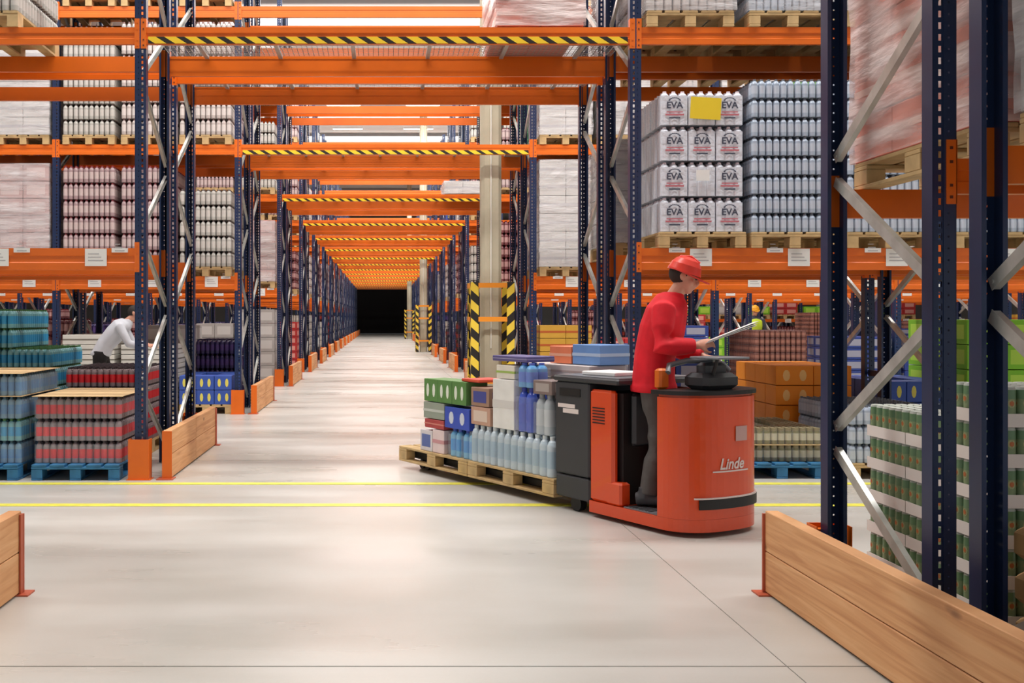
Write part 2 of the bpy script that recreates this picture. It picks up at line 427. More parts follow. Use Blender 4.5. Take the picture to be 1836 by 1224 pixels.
def frame(parent, x, yf, yb, front_is_aisle, big, near, foot=True):
    mu = cached(('up', big), lambda: upright_mesh(big)); mu2 = cached(('up', -big), lambda: upright_mesh(-big))
    ob('upright', mu, parent, (x, yf, 0)); ob('upright', mu2, parent, (x, yb, 0), pi)
    flip = not front_is_aisle
    if near:
        for t, z in brace_list():
            tt = t if not flip else -t
            ob('brace', cached(('br', tt), lambda: brace_mesh(tt)), parent, (x, yf, z))
    else:
        ob('bracing', cached(('brs', flip), lambda: bracing_mesh(flip)), parent, (x, yf, 0))
    if foot:
        if front_is_aisle: ob('foot_guard', cached('fg', guard_foot), parent, (x, yf, 0))
        else: ob('foot_guard', cached('fg', guard_foot), parent, (x, yb, 0), pi)
NB = {('L', 1): 2, ('L', 2): 3, ('L', 3): 4, ('L', 4): 4, ('L', 5): 3, ('L', 6): 2,
      ('R', 0): 1, ('R', 1): 2, ('R', 2): 4, ('R', 3): 5, ('R', 4): 6, ('R', 5): 6, ('R', 6): 3}
def rack(k, side):
    F = ROWS[k]; sgn = -1 if side == 'L' else 1; X0 = LX if side == 'L' else (2.40 if k == 0 else RX)
    nb = NB.get((side, k), 1); near = k <= 3
    word = 'left' if side == 'L' else 'right'
    lab = ('nearest navy pallet rack at the right edge, behind the timber guard' if k == 0 else
           f'navy and orange pallet rack {word} of the aisle, {ORD[k]} row behind the yellow lines')
    root = thing('pallet_rack', lab, 'rack', (X0, F, 0), 0, 'double pallet racks beside the long aisle')
    big = -1 if side == 'R' else 1
    for i in range(nb+1):
        x = sgn*i*BAY
        if k > 4 and i > 1: nr = False
        frame(root, x, 0, 1.1, True, big, near and i < 3)
        frame(root, x, 1.37, 2.47, False, big, near and i < 3)
        for z in ((.9, 3.2, 5.5) if k else (6.2,)): ob('row_spacer', cached('sp', lambda: _sp()), root, (x, 1.1, z))
    for i in range(nb):
        xa = sgn*i*BAY; xb = sgn*(i+1)*BAY; x0, x1 = min(xa, xb)+.052, max(xa, xb)-.052
        for lv, (zt, h) in LEVELS.items():
            if k == 0 and lv == 3: continue
            if k == 0 and lv == 1: zt, h = 2.16, .15
            cards = None
            if lv == 1:
                st = .41 if side == 'L' else .60
                cards = [(sgn*(i*BAY+st+.9*j), .2, .16, .035) for j in range(3)]
                cards += [(sgn*(i*BAY+st-.22+.9*j), .15, .04, .16) for j in range(3)]
            if k == 5 and side == 'R' and lv == 1 and i >= 2:
                beam(root, x0, x1, .005, 1.44, .1, -1, conns=False, cards=[(a_[0], .2, .13, -.02) for a_ in cards[:3]]); beam(root, x0, x1, 1.095, 1.44, .1, 1, conns=False)
            for y, f in ((0.005, -1), (1.095, 1), (1.375, -1), (2.465, 1)):
                c = cards if (y < 1 or k == 0) and f < 0 else None
                beam(root, x0, x1, y, zt, h, f, conns=(k <= 2), cards=c if k < 6 else None)
    return root
def _sp():
    b = MB(); b.box(-.02, .02, 0.003, .267, -.03, .03, NAVY); return b
def gantry(k):
    F = ROWS[k]; x0, x1 = LX+.052, (RX if k else 2.40)-.052
    root = thing('overhead_bridge', f'orange beams bridging the long aisle over the {ORD[k] if k else "nearest"} rack row, with yellow hazard strip', 'bridge', (0, F, 0), 0, 'beam bridges over the aisle')
    for lv in ((2, 3) if k < 9 else (2,)):
        zt, h = LEVELS[lv]
        for y, f in ((0.005, -1), (1.095, 1), (1.375, -1), (2.465, 1)):
            beam(root, x0, x1, y, zt, h if (lv == 3 or y < .1) else .2, f, conns=(k <= 2), hazard=(lv == 2 and y < .1))
    if k < 9:
        for y in (.055, 1.425):
            if y < 1 and k in (2, 7):
                d = ob('wire_deck', cached('wd1', lambda: deck_mesh(1.48-x0, .98)), root, (x0+.01, y, 4.15)); d['kind'] = 'stuff'
                d = ob('wire_deck', cached('wd2', lambda: deck_mesh(x1-2.02, .98)), root, (2.0, y, 4.15)); d['kind'] = 'stuff'
                continue
            d = ob('wire_deck', cached('wd', lambda: deck_mesh(x1-x0-.02, .98)), root, (x0+.01, y, 4.15)); d['kind'] = 'stuff'
def guard(k, side, label):
    F = ROWS[k]; X = -1.97 if side == 'L' else (2.12 if k in (2, 7, 12) else 2.03 if k else 2.09)
    y0 = F-.02; L = 2.5
    g = thing('timber_guard', label, 'guard rail', (X, y0, 0), 0, 'timber guards at the rack ends')
    h = .215
    for z in (0.012, .012+h+.004):
        if k == 0:
            ob('plank', cached(('pl', L), lambda: timber_plank(L, h)), g, (0, 0, z))
        else:
            ob('plank', cached(('pl', L/2-.003), lambda: timber_plank(L/2-.003, h)), g, (0, 0, z-.012*0))
            ob('plank', cached(('pl', L/2-.003), lambda: timber_plank(L/2-.003, h)), g, (0, L/2+.003, z))
    ob('end_post', cached('gp', gpost), g, (0, 0, 0))
    ob('end_post', cached('gpr', gpostr), g, (0, L+.012, 0))
    return g
for k in range(len(ROWS)):
    if k: rack(k, 'L')
    rack(k, 'R')
    gantry(k)
    for s in 'LR':
        wd = 'left' if s == 'L' else 'right'
        if k == 0 and s == 'L': lab = 'end of a timber guard rail cut off at the left picture edge'
        elif k == 0: lab = 'large two-board timber guard rail in the lower right corner'
        else: lab = f'timber guard rail at the foot of the {ORD[k]} rack row, {wd} of the aisle'
        if (k, s) not in ((7, 'R'), (8, 'R'), (12, 'R'), (13, 'R')): guard(k, s, lab)

# ------------------------------------------------------------------ columns
CONC = mat('column_concrete', (182, 174, 152), .8, var=.1, scale=3)
GOR = mat('guard_amber', (240, 150, 40), .45)
for n, (x, y, lab) in enumerate([(1.73, 16.15, 'tall concrete column with striped guard on the right of the aisle, nearest of three'),
                                 (1.80, 44.05, 'tall concrete column far down the aisle, middle of three'),
                                 (1.90, 70.45, 'tall concrete column far down the aisle, farthest of three')]):
    b = MB(); r = .16; c = .05
    b.prism([(-r+c, -r), (r-c, -r), (r, -r+c), (r, r-c), (r-c, r), (-r+c, r), (-r, r-c), (-r, -r+c)], 0, 10.8, CONC)
    co = tag(ob('column', b, None, (x, y, 0)), lab, 'column', 'concrete columns along the aisle')
    b = MB(); b.tube([(-.01, -r-.012, 1.0), (-.01, -r-.012, 10.7)], .011, mat('conduit', (226, 224, 214), .5), 8); ob('conduit', b, co)
    g = thing('column_guard', f'yellow and black striped steel guard around the {["nearest","middle","farthest"][n]} concrete column', 'guard', (x, y, 0), 0, 'striped guards around the columns')
    for sx in (-1, 1):
        for sy in (-1, 1):
            b = MB(); xa, xb = sorted((sx*.34, sx*.22)); ya, yb = sorted((sy*.34, sy*.33))
            hz_ = HAZV if sx < 0 else HAZW
            b.box(xa, xb, ya, yb, 0, 2.04, hz_); xa, xb = sorted((sx*.34, sx*.33)); ya, yb = sorted((sy*.33, sy*.22)); b.box(xa, xb, ya, yb, 0, 2.04, hz_)
            ob('post', b, g)
    for z in (1.95, 1.42, .45):
        for a in range(4):
            b = MB(); b.box(-.225, .225, -.352, -.341, 0, .075, GOR); ob('cross_bar', b, g, (0, 0, z), a*pi/2)

# ------------------------------------------------------------------ pallets
def skid_mesh():
    b = MB(); b.box(0, .8, -.05, .05, 0, .022, WOOD); return b
def pallet_parts(M_, parent):
    # origin bottom centre; width x .8, length y 1.2
    def bx(name, key, dims, loc):
        def f():
            b = MB(); b.bbox(-dims[0]/2, dims[0]/2, -dims[1]/2, dims[1]/2, 0, dims[2], M_, .003); return b
        ob(name, cached((key, M_.name), f), parent, loc)
    for x in (-.35, 0, .35): bx('bottom_board', 'pbb', (.1, 1.2, .021), (x, 0, 0))
    for x in (-.35, 0, .35):
        for y in (-.5275, 0, .5275): bx('block', 'pbl', (.1, .145, .078), (x, y, .022))
    for y in (-.5275, 0, .5275): bx('stringer', 'pst', (.8, .145, .021), (0, y, .101))
    for x in (-.33, -.1675, 0, .1675, .33): bx('deck_board', 'pdb', (.135, 1.2, .021), (x, 0, .123))
def pallet_mesh(M_):
    b = MB()
    for x in (-.35, 0, .35): b.box(x-.05, x+.05, -.6, .6, 0, .021, M_)
    for x in (-.35, 0, .35):
        for y in (-.5275, 0, .5275): b.box(x-.05, x+.05, y-.07, y+.07, .021, .1, M_)
    for y in (-.5275, 0, .5275): b.box(-.4, .4, y-.07, y+.07, .1, .122, M_)
    for x in (-.33, -.165, 0, .165, .33): b.box(x-.068, x+.068, -.6, .6, .122, .144, M_)
    return b
def pallet(x, y, z, label, M_=None, parts=False, rz=0., group='pallets in the racks'):
    M_ = M_ or WOOD
    if parts:
        t = thing('wooden_pallet', label, 'pallet', (x, y, z), rz, group); pallet_parts(M_, t); return t
    return tag(ob('wooden_pallet', cached(('pal', M_.name), lambda: pallet_mesh(M_)), None, (x, y, z), rz), label, 'pallet', group)

# ------------------------------------------------------------------ goods: pack meshes
def C(name, rgb, rough=.4, **k): return mat(name, rgb, rough, **k)
def bottle_prof(r, h):
    return [(0, 0), (r*.9, 0), (r, .03*h), (r, .22*h), (r, .64*h), (r*.97, .76*h), (r*.72, .86*h), (r*.42, .91*h), (r*.46, .92*h), (r*.46, h), (0, h)]
def bottle(b, cx, cy, r, h, body, label, cap, n=8, cz=0):
    ms = [body, body, body, label, body, body, body, cap, cap, cap]
    b.lathe(bottle_prof(r, h), ms, n, cx, cy, cz)
def can(b, cx, cy, r, h, body, band, cap, n=8, cz=0):
    b.lathe([(0, 0), (r*.88, 0), (r, .05*h), (r, .32*h), (r, .7*h), (r, .93*h), (r*.87, h), (0, h-.003)], [cap, body, body, band, body, cap, cap], n, cx, cy, cz)
def jar(b, cx, cy, r, h, body, label, cap, n=8, cz=0):
    b.lathe([(0, 0), (r*.95, 0), (r, .05*h), (r, .25*h), (r, .68*h), (r*.85, .82*h), (r*.88, .83*h), (r*.88, h), (0, h)], [body, body, body, label, body, cap, cap, cap], n, cx, cy, cz)
KIND = {'bottle': bottle, 'can': can, 'jar': jar}
def pack_mesh(kind, nx, ny, d, h, body, label, cap, n=8, film=False, tray=None, skip=None):
    b = MB(); W, D = nx*d, ny*d
    for i in range(nx):
        for j in range(ny):
            if skip and skip(i, j): continue
            KIND[kind](b, -W/2+d*(i+.5), -D/2+d*(j+.5), d*.485, h, body, label, cap, n)
    if tray: b.box(-W/2-.003, W/2+.003, -D/2-.003, D/2+.003, .0, h*.3, tray)
    if film: b.box(-W/2-.001, W/2+.001, -D/2-.001, D/2+.001, .004, h*.86, FILM)
    return b
P = {}
def G(name, *a): P[name] = a
# scheme: unit type, units nx, ny per layer, container, cnx, cny, d, h, body, label, cap
def sch(name, kind, d, h, body, label, cap, word, sheet=None):
    P[name] = dict(kind=kind, d=d, h=h, body=C(name+'_body', body, .3), label=C(name+'_label', label, .5), cap=C(name+'_cap', cap, .5), word=word, sheet=sheet)
sch('pinkb', 'bottle', .08, .255, (160, 136, 138), (196, 178, 176), (138, 60, 70), 'pink capped bottle')
sch('greyb', 'bottle', .08, .235, (172, 170, 164), (196, 192, 186), (110, 100, 98), 'pale grey bottle')
sch('whiteb', 'bottle', .08, .245, (182, 172, 168), (212, 204, 200), (140, 112, 110), 'whitish bottle')
sch('maroon', 'bottle', .09, .26, (120, 70, 74), (190, 150, 148), (120, 30, 36), 'maroon bottle')
sch('redb', 'bottle', .0655, .2, (142, 126, 130), (222, 36, 48), (70, 60, 66), 'red soda bottle')
sch('aquab', 'bottle', .0655, .2, (110, 168, 176), (48, 148, 196), (66, 116, 62), 'aqua bottle')
sch('blueb', 'bottle', .0655, .2, (112, 150, 176), (86, 138, 186), (60, 90, 110), 'pale blue bottle')
sch('bluegrey', 'bottle', .066, .172, (168, 182, 200), (196, 206, 220), (110, 118, 128), 'blue grey water bottle')
sch('jarg', 'jar', .066, .15, (120, 116, 70), (206, 202, 178), (150, 140, 110), 'pickle jar')
sch('purple', 'bottle', .08, .24, (52, 44, 92), (80, 60, 120), (40, 34, 66), 'dark purple bottle')
sch('greenc', 'can', .066, .168, (108, 144, 106), (136, 156, 116), (190, 196, 188), 'green can')
sch('brownc', 'can', .08, .11, (120, 78, 70), (152, 104, 90), (86, 52, 50), 'brown can')
sch('darkb', 'bottle', .09, .3, (56, 32, 30), (140, 44, 40), (30, 24, 26), 'dark wine bottle')
def carton_mesh(w_, d_, h_, m, m2=None, style=0):
    b = MB(); b.bbox(-w_/2, w_/2, -d_/2, d_/2, 0, h_, m, .004)
    if m2:
        e = .0015
        if style == 0:   # framed panel on every upright side
            b.box(-w_*.36, w_*.36, -d_/2-e, -d_/2, h_*.2, h_*.8, m2); b.box(-w_*.36, w_*.36, d_/2, d_/2+e, h_*.2, h_*.8, m2)
            b.box(-w_/2-e, -w_/2, -d_*.36, d_*.36, h_*.2, h_*.8, m2); b.box(w_/2, w_/2+e, -d_*.36, d_*.36, h_*.2, h_*.8, m2)
        elif style == 1:  # upright oval pair
            for s in (-.22, .22):
                for q in (-1, 1):
                    pts = [(s*w_+.3*w_*.32*cos(2*pi*i/10), .3*h_*sin(2*pi*i/10)+h_*.5) for i in range(10)]
                    y0, y1 = sorted((q*d_/2, q*(d_/2+e)))
                    M = Matrix(((1, 0, 0, 0), (0, 0, 1, 0), (0, 1, 0, 0), (0, 0, 0, 1)))
                    b.prism(pts, y0, y1, m2, M)
        elif style == 2:  # tape / band
            b.box(-w_/2-e, w_/2+e, -d_/2-e, d_/2+e, h_*.42, h_*.58, m2)
    return b
def csch(name, w_, d_, h_, rgb, rgb2, style, word, rough=.6):
    P[name] = dict(carton=(w_, d_, h_), m=C(name+'_card', rgb, rough, var=.06, scale=3), m2=C(name+'_print', rgb2, rough), style=style, word=word)
csch('whitec', .4, .4, .27, (212, 210, 208), (188, 186, 190), 2, 'grey white carton')
csch('pinkc', .4, .4, .26, (198, 166, 164), (220, 200, 198), 0, 'pink carton')
csch('salmon', .4, .4, .24, (222, 136, 118), (244, 208, 198), 2, 'salmon pink carton')
csch('orangec', .4, .3, .205, (250, 150, 30), (255, 206, 130), 1, 'bright orange carton')
csch('pear', .27, .3, .22, (52, 84, 168), (222, 212, 96), 1, 'blue carton with yellow ovals')
csch('brown', .4, .4, .26, (150, 112, 66), (176, 140, 96), 2, 'brown carton')
csch('bluecrate', .4, .3, .17, (36, 58, 130), (150, 150, 168), 0, 'dark blue crate')
csch('greencrate', .4, .3, .11, (38, 160, 92), (120, 214, 160), 2, 'green crate')
csch('lime', .4, .4, .26, (128, 200, 44), (180, 226, 80), 0, 'lime green carton')
csch('yellowc', .4, .3, .2, (196, 150, 52), (176, 84, 32), 2, 'mustard and orange tray')
csch('slab', .8, .6, .15, (206, 204, 196), (120, 116, 106), 2, 'pale grey slab')
csch('redc', .4, .4, .2, (176, 40, 42), (216, 150, 140), 0, 'red carton')
csch('greyc', .4, .4, .3, (168, 164, 162), (196, 194, 192), 0, 'grey carton')
csch('navyc', .4, .4, .24, (40, 44, 86), (120, 116, 150), 1, 'navy carton')
def unit(name, near=0):
    s = P[name]
    if 'carton' in s:
        w_, d_, h_ = s['carton']
        me = cached(('u', name), lambda: carton_mesh(w_-.006, d_-.006, h_-.004, s['m'], s['m2'], s['style']))
        return me, w_, d_, h_, 'carton'
    d, h = s['d'], s['h']; nx = max(2, int(round(.4/d))); ny = max(2, int(round(.4/d)))
    if near: nx = max(2, int(round(.266/d)));
    me = cached(('u', name, near), lambda: pack_mesh(s['kind'], nx, ny, d, h, s['body'], s['label'], s['cap'], 8 if not near else 10, film=near > 0))
    return me, nx*d, ny*d, h, s['kind']+'_pack'
def layer_mesh(name):
    s = P[name]; b = MB(); me, w_, d_, h_, _ = unit(name)
    nx = max(1, int(.82/w_)); ny = max(1, int(1.22/d_))
    for i in range(nx):
        for j in range(ny):
            if 0 < i < nx-1 and 0 < j < ny-1: continue
            M = Matrix.Translation(((i-(nx-1)/2)*w_, (j-(ny-1)/2)*d_, 0))
            n = len(b.v)
            b.v.extend(tuple(M @ v.co) for v in me.vertices)
            mi = [b.mid(m) for m in me.materials]
            for p in me.polygons: b.f.append(tuple(q+n for q in p.vertices)); b.mi.append(mi[p.material_index]); b.sm.append(p.use_smooth)
    return b
def wrap_mesh(w_, d_, h_, m, seed=0):
    b = MB(); rnd = random.Random(seed); nz = max(3, int(h_/.12)); n = 24
    vs = []; 
    for k in range(nz+1):
        z = h_*k/nz
        for i in range(n):
            t = i/n*4; s = int(t); f = t-s
            c = [(-1, -1), (1, -1), (1, 1), (-1, 1), (-1, -1)]
            x = c[s][0]+(c[s+1][0]-c[s][0])*f; y = c[s][1]+(c[s+1][1]-c[s][1])*f
            e = rnd.uniform(0, .012)
            vs.append((x*(w_/2+e), y*(d_/2+e), z))
    fs = [(k*n+i, k*n+(i+1) % n, (k+1)*n+(i+1) % n, (k+1)*n+i) for k in range(nz) for i in range(n)]
    fs.append(tuple(range(nz*n, nz*n+n)))
    b.add(vs, fs, m, False); return b
def load(name, x, y, z, nz, label, detail=1, wrap=None, rz=0., group='loads on pallets', sheets=0, card=None, lastn=None):
    """a pallet load: detail 2 = every carton / pack a part, 1 = every layer a part, 0 = one mesh"""
    s = P[name]; me, w_, d_, h_, pn = unit(name)
    nx = max(1, int(.82/w_)); ny = max(1, int(1.22/d_)); st = h_+.004
    if detail == 0:
        def f():
            b = MB(); lm = cached(('lay', name), lambda: layer_mesh(name))
            mi = None
            for k in range(nz):
                n = len(b.v); b.v.extend((v.co.x, v.co.y, v.co.z+k*st) for v in lm.vertices)
                mi = [b.mid(m) for m in lm.materials]
                for p in lm.polygons: b.f.append(tuple(q+n for q in p.vertices)); b.mi.append(mi[p.material_index]); b.sm.append(p.use_smooth)
            return b
        return tag(ob('stacked_load', cached(('full', name, nz), f), None, (x, y, z), rz), label, 'goods', group)
    t = thing('stacked_load', label, 'goods', (x, y, z), rz, group)
    for k in range(nz):
        if detail == 1: ob('layer', cached(('lay', name), lambda: layer_mesh(name)), t, (0, 0, k*st))
        else:
            for i in range(nx):
                for j in range(ny):
                    if 0 < i < nx-1 and 0 < j < ny-1: continue
                    if lastn and not lastn(i, j, k): continue
                    o = ob(pn, me, t, ((i-(nx-1)/2)*w_, (j-(ny-1)/2)*d_, k*st))
                    if 'carton' in s:
                        o.rotation_euler.z = random.uniform(-.012, .012)
    if sheets: ob('cardboard_sheet', cached('cs', lambda: sheet_mesh()), t, (0, 0, nz*st))
    if wrap: ob('stretch_wrap', cached(('wr', nx*w_, ny*d_, round(nz*st, 2), wrap.name), lambda: wrap_mesh(nx*w_+.02, ny*d_+.02, nz*st+.006, wrap, nz)), t)
    if card:
        b = MB(); b.box(-card[1]/2, card[1]/2, -.004, -.001, 0, card[2], card[0]); ob('paper_sheet', b, t, (card[3], -ny*d_/2-.024, card[4]))
    return t
def sheet_mesh():
    b = MB(); b.box(-.41, .41, -.61, .61, 0, .004, CB); return b
PAPER = mat('paper_white', (240, 240, 238), .6); YPAP = mat('paper_yellow', (238, 208, 40), .6)
LVW = {4: 'low beam level', 0: 'on the floor', 1: 'first beam level', 2: 'second beam level', 3: 'third beam level'}
LVZ = {4: 1.44, 0: 0, 1: 2.12, 2: 4.15, 3: 6.28}
# slots that nothing in view (or a step to the side) shows: left empty
SKIP = set('''1.R.4.2.A 1.R.5.2.A 10.L.0.2.A 10.L.1.0.A 10.L.1.1.A 10.L.1.2.A 10.L.2.0.A 10.L.2.1.A 10.R.0.0.A 10.R.0.1.A 10.R.0.2.A 10.R.1.1.A 10.R.1.2.A 10.R.2.0.A 10.R.2.1.A 11.L.0.2.A 11.L.1.0.A 11.L.1.1.A 11.L.1.2.A 11.L.2.0.A 11.L.2.1.A 11.R.0.2.A 11.R.1.0.A 11.R.1.1.A 11.R.1.2.A 11.R.2.0.A 11.R.2.1.A 12.L.0.0.A 12.L.0.1.A 12.L.0.2.A 12.L.1.0.A 12.L.1.1.A 12.L.1.2.A 12.L.2.0.A 12.L.2.1.A 12.R.0.0.A 12.R.0.1.A 12.R.0.2.A 12.R.1.0.A 12.R.1.1.A 12.R.1.2.A 12.R.2.0.A 12.R.2.1.A 13.L.0.1.A 13.L.0.2.A 13.L.1.0.A 13.L.1.1.A 13.L.1.2.A 13.L.2.0.A 13.L.2.1.A 13.R.0.2.A 13.R.1.0.A 13.R.1.1.A 13.R.1.2.A 13.R.2.0.A 13.R.2.1.A 14.L.0.0.A 14.L.0.2.A 14.L.1.0.A 14.L.1.1.A 14.L.1.2.A 14.L.2.0.A 14.L.2.1.A 14.R.0.0.A 14.R.0.1.A 14.R.0.2.A 14.R.1.0.A 14.R.1.1.A 14.R.1.2.A 14.R.2.0.A 14.R.2.1.A 2.L.1.2.B 2.L.2.1.B 2.L.2.2.B 2.L.3.0.A 2.L.4.0.A 2.L.4.3.A 2.L.5.0.A 2.L.5.1.A 2.L.5.2.A 2.L.5.3.A 2.L.6.0.A 2.L.6.1.A 2.L.6.2.A 2.L.6.3.A 2.R.10.0.A 2.R.2.1.A 2.R.2.3.A 2.R.3.1.A 2.R.3.3.A 2.R.4.1.A 2.R.4.3.A 2.R.5.1.A 2.R.5.3.A 2.R.6.2.A 2.R.7.0.A 2.R.7.2.A 2.R.8.0.A 2.R.8.1.A 2.R.8.2.A 2.R.9.0.A 3.L.1.1.A 3.L.10.0.A 3.L.11.0.A 3.L.2.1.A 3.L.3.1.A 3.L.3.2.A 3.L.4.1.A 3.L.4.2.A 3.L.5.0.A 3.L.5.1.A 3.L.5.2.A 3.L.6.1.A 3.L.6.2.A 3.L.7.0.A 3.L.7.1.A 3.L.7.2.A 3.L.8.0.A 3.L.9.0.A 3.R.1.1.A 3.R.10.0.A 3.R.10.1.A 3.R.10.2.A 3.R.11.0.A 3.R.11.1.A 3.R.11.2.A 3.R.12.0.A 3.R.12.1.A 3.R.12.2.A 3.R.13.0.A 3.R.13.1.A 3.R.13.2.A 3.R.14.0.A 3.R.14.1.A 3.R.14.2.A 3.R.2.0.A 3.R.2.1.A 3.R.2.2.A 3.R.3.0.A 3.R.3.1.A 3.R.3.2.A 3.R.4.1.A 3.R.4.2.A 3.R.5.0.A 3.R.5.1.A 3.R.5.2.A 3.R.6.0.A 3.R.6.1.A 3.R.6.2.A 3.R.7.0.A 3.R.7.1.A 3.R.7.2.A 3.R.8.0.A 3.R.8.1.A 3.R.8.2.A 3.R.9.0.A 3.R.9.1.A 3.R.9.2.A 4.L.1.1.A 4.L.10.0.A 4.L.11.0.A 4.L.2.0.A 4.L.2.1.A 4.L.2.2.A 4.L.2.3.A 4.L.3.0.A 4.L.3.1.A 4.L.3.2.A 4.L.4.0.A 4.L.4.1.A 4.L.4.2.A 4.L.5.1.A 4.L.5.2.A 4.L.6.1.A 4.L.6.2.A 4.L.7.1.A 4.L.7.2.A 4.L.8.0.A 4.L.9.0.A 4.R.1.0.A 4.R.1.1.A 4.R.1.2.A 4.R.10.1.A 4.R.10.2.A 4.R.11.0.A 4.R.11.1.A 4.R.11.2.A 4.R.12.1.A 4.R.12.2.A 4.R.13.1.A 4.R.13.2.A 4.R.14.0.A 4.R.14.1.A 4.R.14.2.A 4.R.15.0.A 4.R.15.1.A 4.R.15.2.A 4.R.16.1.A 4.R.16.2.A 4.R.17.0.A 4.R.17.1.A 4.R.17.2.A 4.R.2.0.A 4.R.2.1.A 4.R.2.2.A 4.R.2.3.A 4.R.3.0.A 4.R.3.1.A 4.R.3.2.A 4.R.4.0.A 4.R.4.1.A 4.R.4.2.A 4.R.5.1.A 4.R.5.2.A 4.R.6.1.A 4.R.6.2.A 4.R.7.1.A 4.R.7.2.A 4.R.8.1.A 4.R.8.2.A 4.R.9.0.A 4.R.9.1.A 4.R.9.2.A 5.L.1.0.A 5.L.1.1.A 5.L.1.2.A 5.L.2.0.A 5.L.2.1.A 5.L.3.1.A 5.L.4.0.A 5.L.4.1.A 5.L.5.0.A 5.L.5.1.A 5.L.6.0.A 5.L.6.1.A 5.L.7.0.A 5.L.7.1.A 5.L.8.0.A 5.L.8.1.A 5.R.1.1.A 5.R.1.2.A 5.R.10.1.A 5.R.11.1.A 5.R.12.1.A 5.R.13.0.A 5.R.13.1.A 5.R.14.1.A 5.R.15.0.A 5.R.15.1.A 5.R.16.0.A 5.R.16.1.A 5.R.17.1.A 5.R.2.0.A 5.R.2.1.A 5.R.3.0.A 5.R.3.1.A 5.R.4.1.A 5.R.5.0.A 5.R.6.0.A 5.R.6.1.A 5.R.7.0.A 5.R.7.1.A 5.R.8.1.A 5.R.9.1.A 6.L.1.0.A 6.L.1.1.A 6.L.2.0.A 6.L.2.1.A 6.L.4.0.A 6.L.4.1.A 6.L.5.0.A 6.L.5.1.A 6.R.1.0.A 6.R.1.1.A 6.R.2.0.A 6.R.2.1.A 6.R.3.1.A 6.R.4.0.A 6.R.4.1.A 6.R.5.0.A 6.R.5.1.A 6.R.6.1.A 6.R.8.0.A 6.R.8.1.A 7.L.1.0.A 7.L.1.1.A 7.L.2.0.A 7.L.2.1.A 7.R.1.0.A 7.R.1.1.A 7.R.2.0.A 7.R.2.1.A 8.L.1.0.A 8.L.1.1.A 8.L.1.2.A 8.L.2.0.A 8.L.2.1.A 8.R.1.0.A 8.R.1.1.A 8.R.1.2.A 8.R.2.0.A 8.R.2.1.A 9.L.0.2.A 9.L.1.0.A 9.L.1.1.A 9.L.1.2.A 9.L.2.0.A 9.L.2.1.A 9.R.0.0.A 9.R.0.2.A 9.R.1.0.A 9.R.1.1.A 9.R.1.2.A 9.R.2.1.A'''.split())
def slot_x(side, n):   # n = 0.. slots counted from the aisle
    bay, s = divmod(n, 3); off = bay*BAY+.5+.9*s
    return LX-off if side == 'L' else RX+off
def put(k, side, n, lv, name, nz, half='A', detail=1, wrap=None, pal=True, M_=None, dx=0, card=None, sheets=0, pparts=False, lastn=None, dy=0):
    F = ROWS[k]; y = F+.58 if half == 'A' else F+1.92; y += dy
    x = slot_x(side, n)+dx; z = LVZ[lv]+.001
    wd = 'left' if side == 'L' else 'right'; hf = 'front' if half == 'A' else 'rear'
    if f'{k}.{side}.{n}.{lv}.{half}' in SKIP: return
    where = f'{ORD[k]} rack row {wd}, {LVW[lv]}, {ORD[n+1]} slot from aisle, {hf}'
    sh = f'{ORD[k]} row {wd}, {LVW[lv]}, {ORD[n+1]} slot, {hf}'
    if k >= 5:
        if pal: pallet(x, y, z, 'small wooden pallet, '+sh, group=f'distant pallets {wd}')
        load(name, x, y, z+.145*pal, nz, f"small {P[name]['word']} load, {sh}", 0, group=f'distant loads {wd} of the aisle'); return
    if pal: pallet(x, y, z, ('blue pallet, ' if M_ is BLUEP else 'wooden pallet, ')+sh, M_, parts=pparts)
    wl = 'wrapped ' if wrap else ''
    load(name, x, y, z+.146*pal, nz, f"{wl}{P[name]['word']} load, {sh}", detail, wrap, card=card, sheets=sheets, lastn=lastn)

# ------------------------------------------------------------------ first row, left
put(1, 'L', 1, 2, 'greyb', 4, detail=1, dx=-.12)
put(1, 'L', 2, 2, 'pinkb', 4, detail=1)
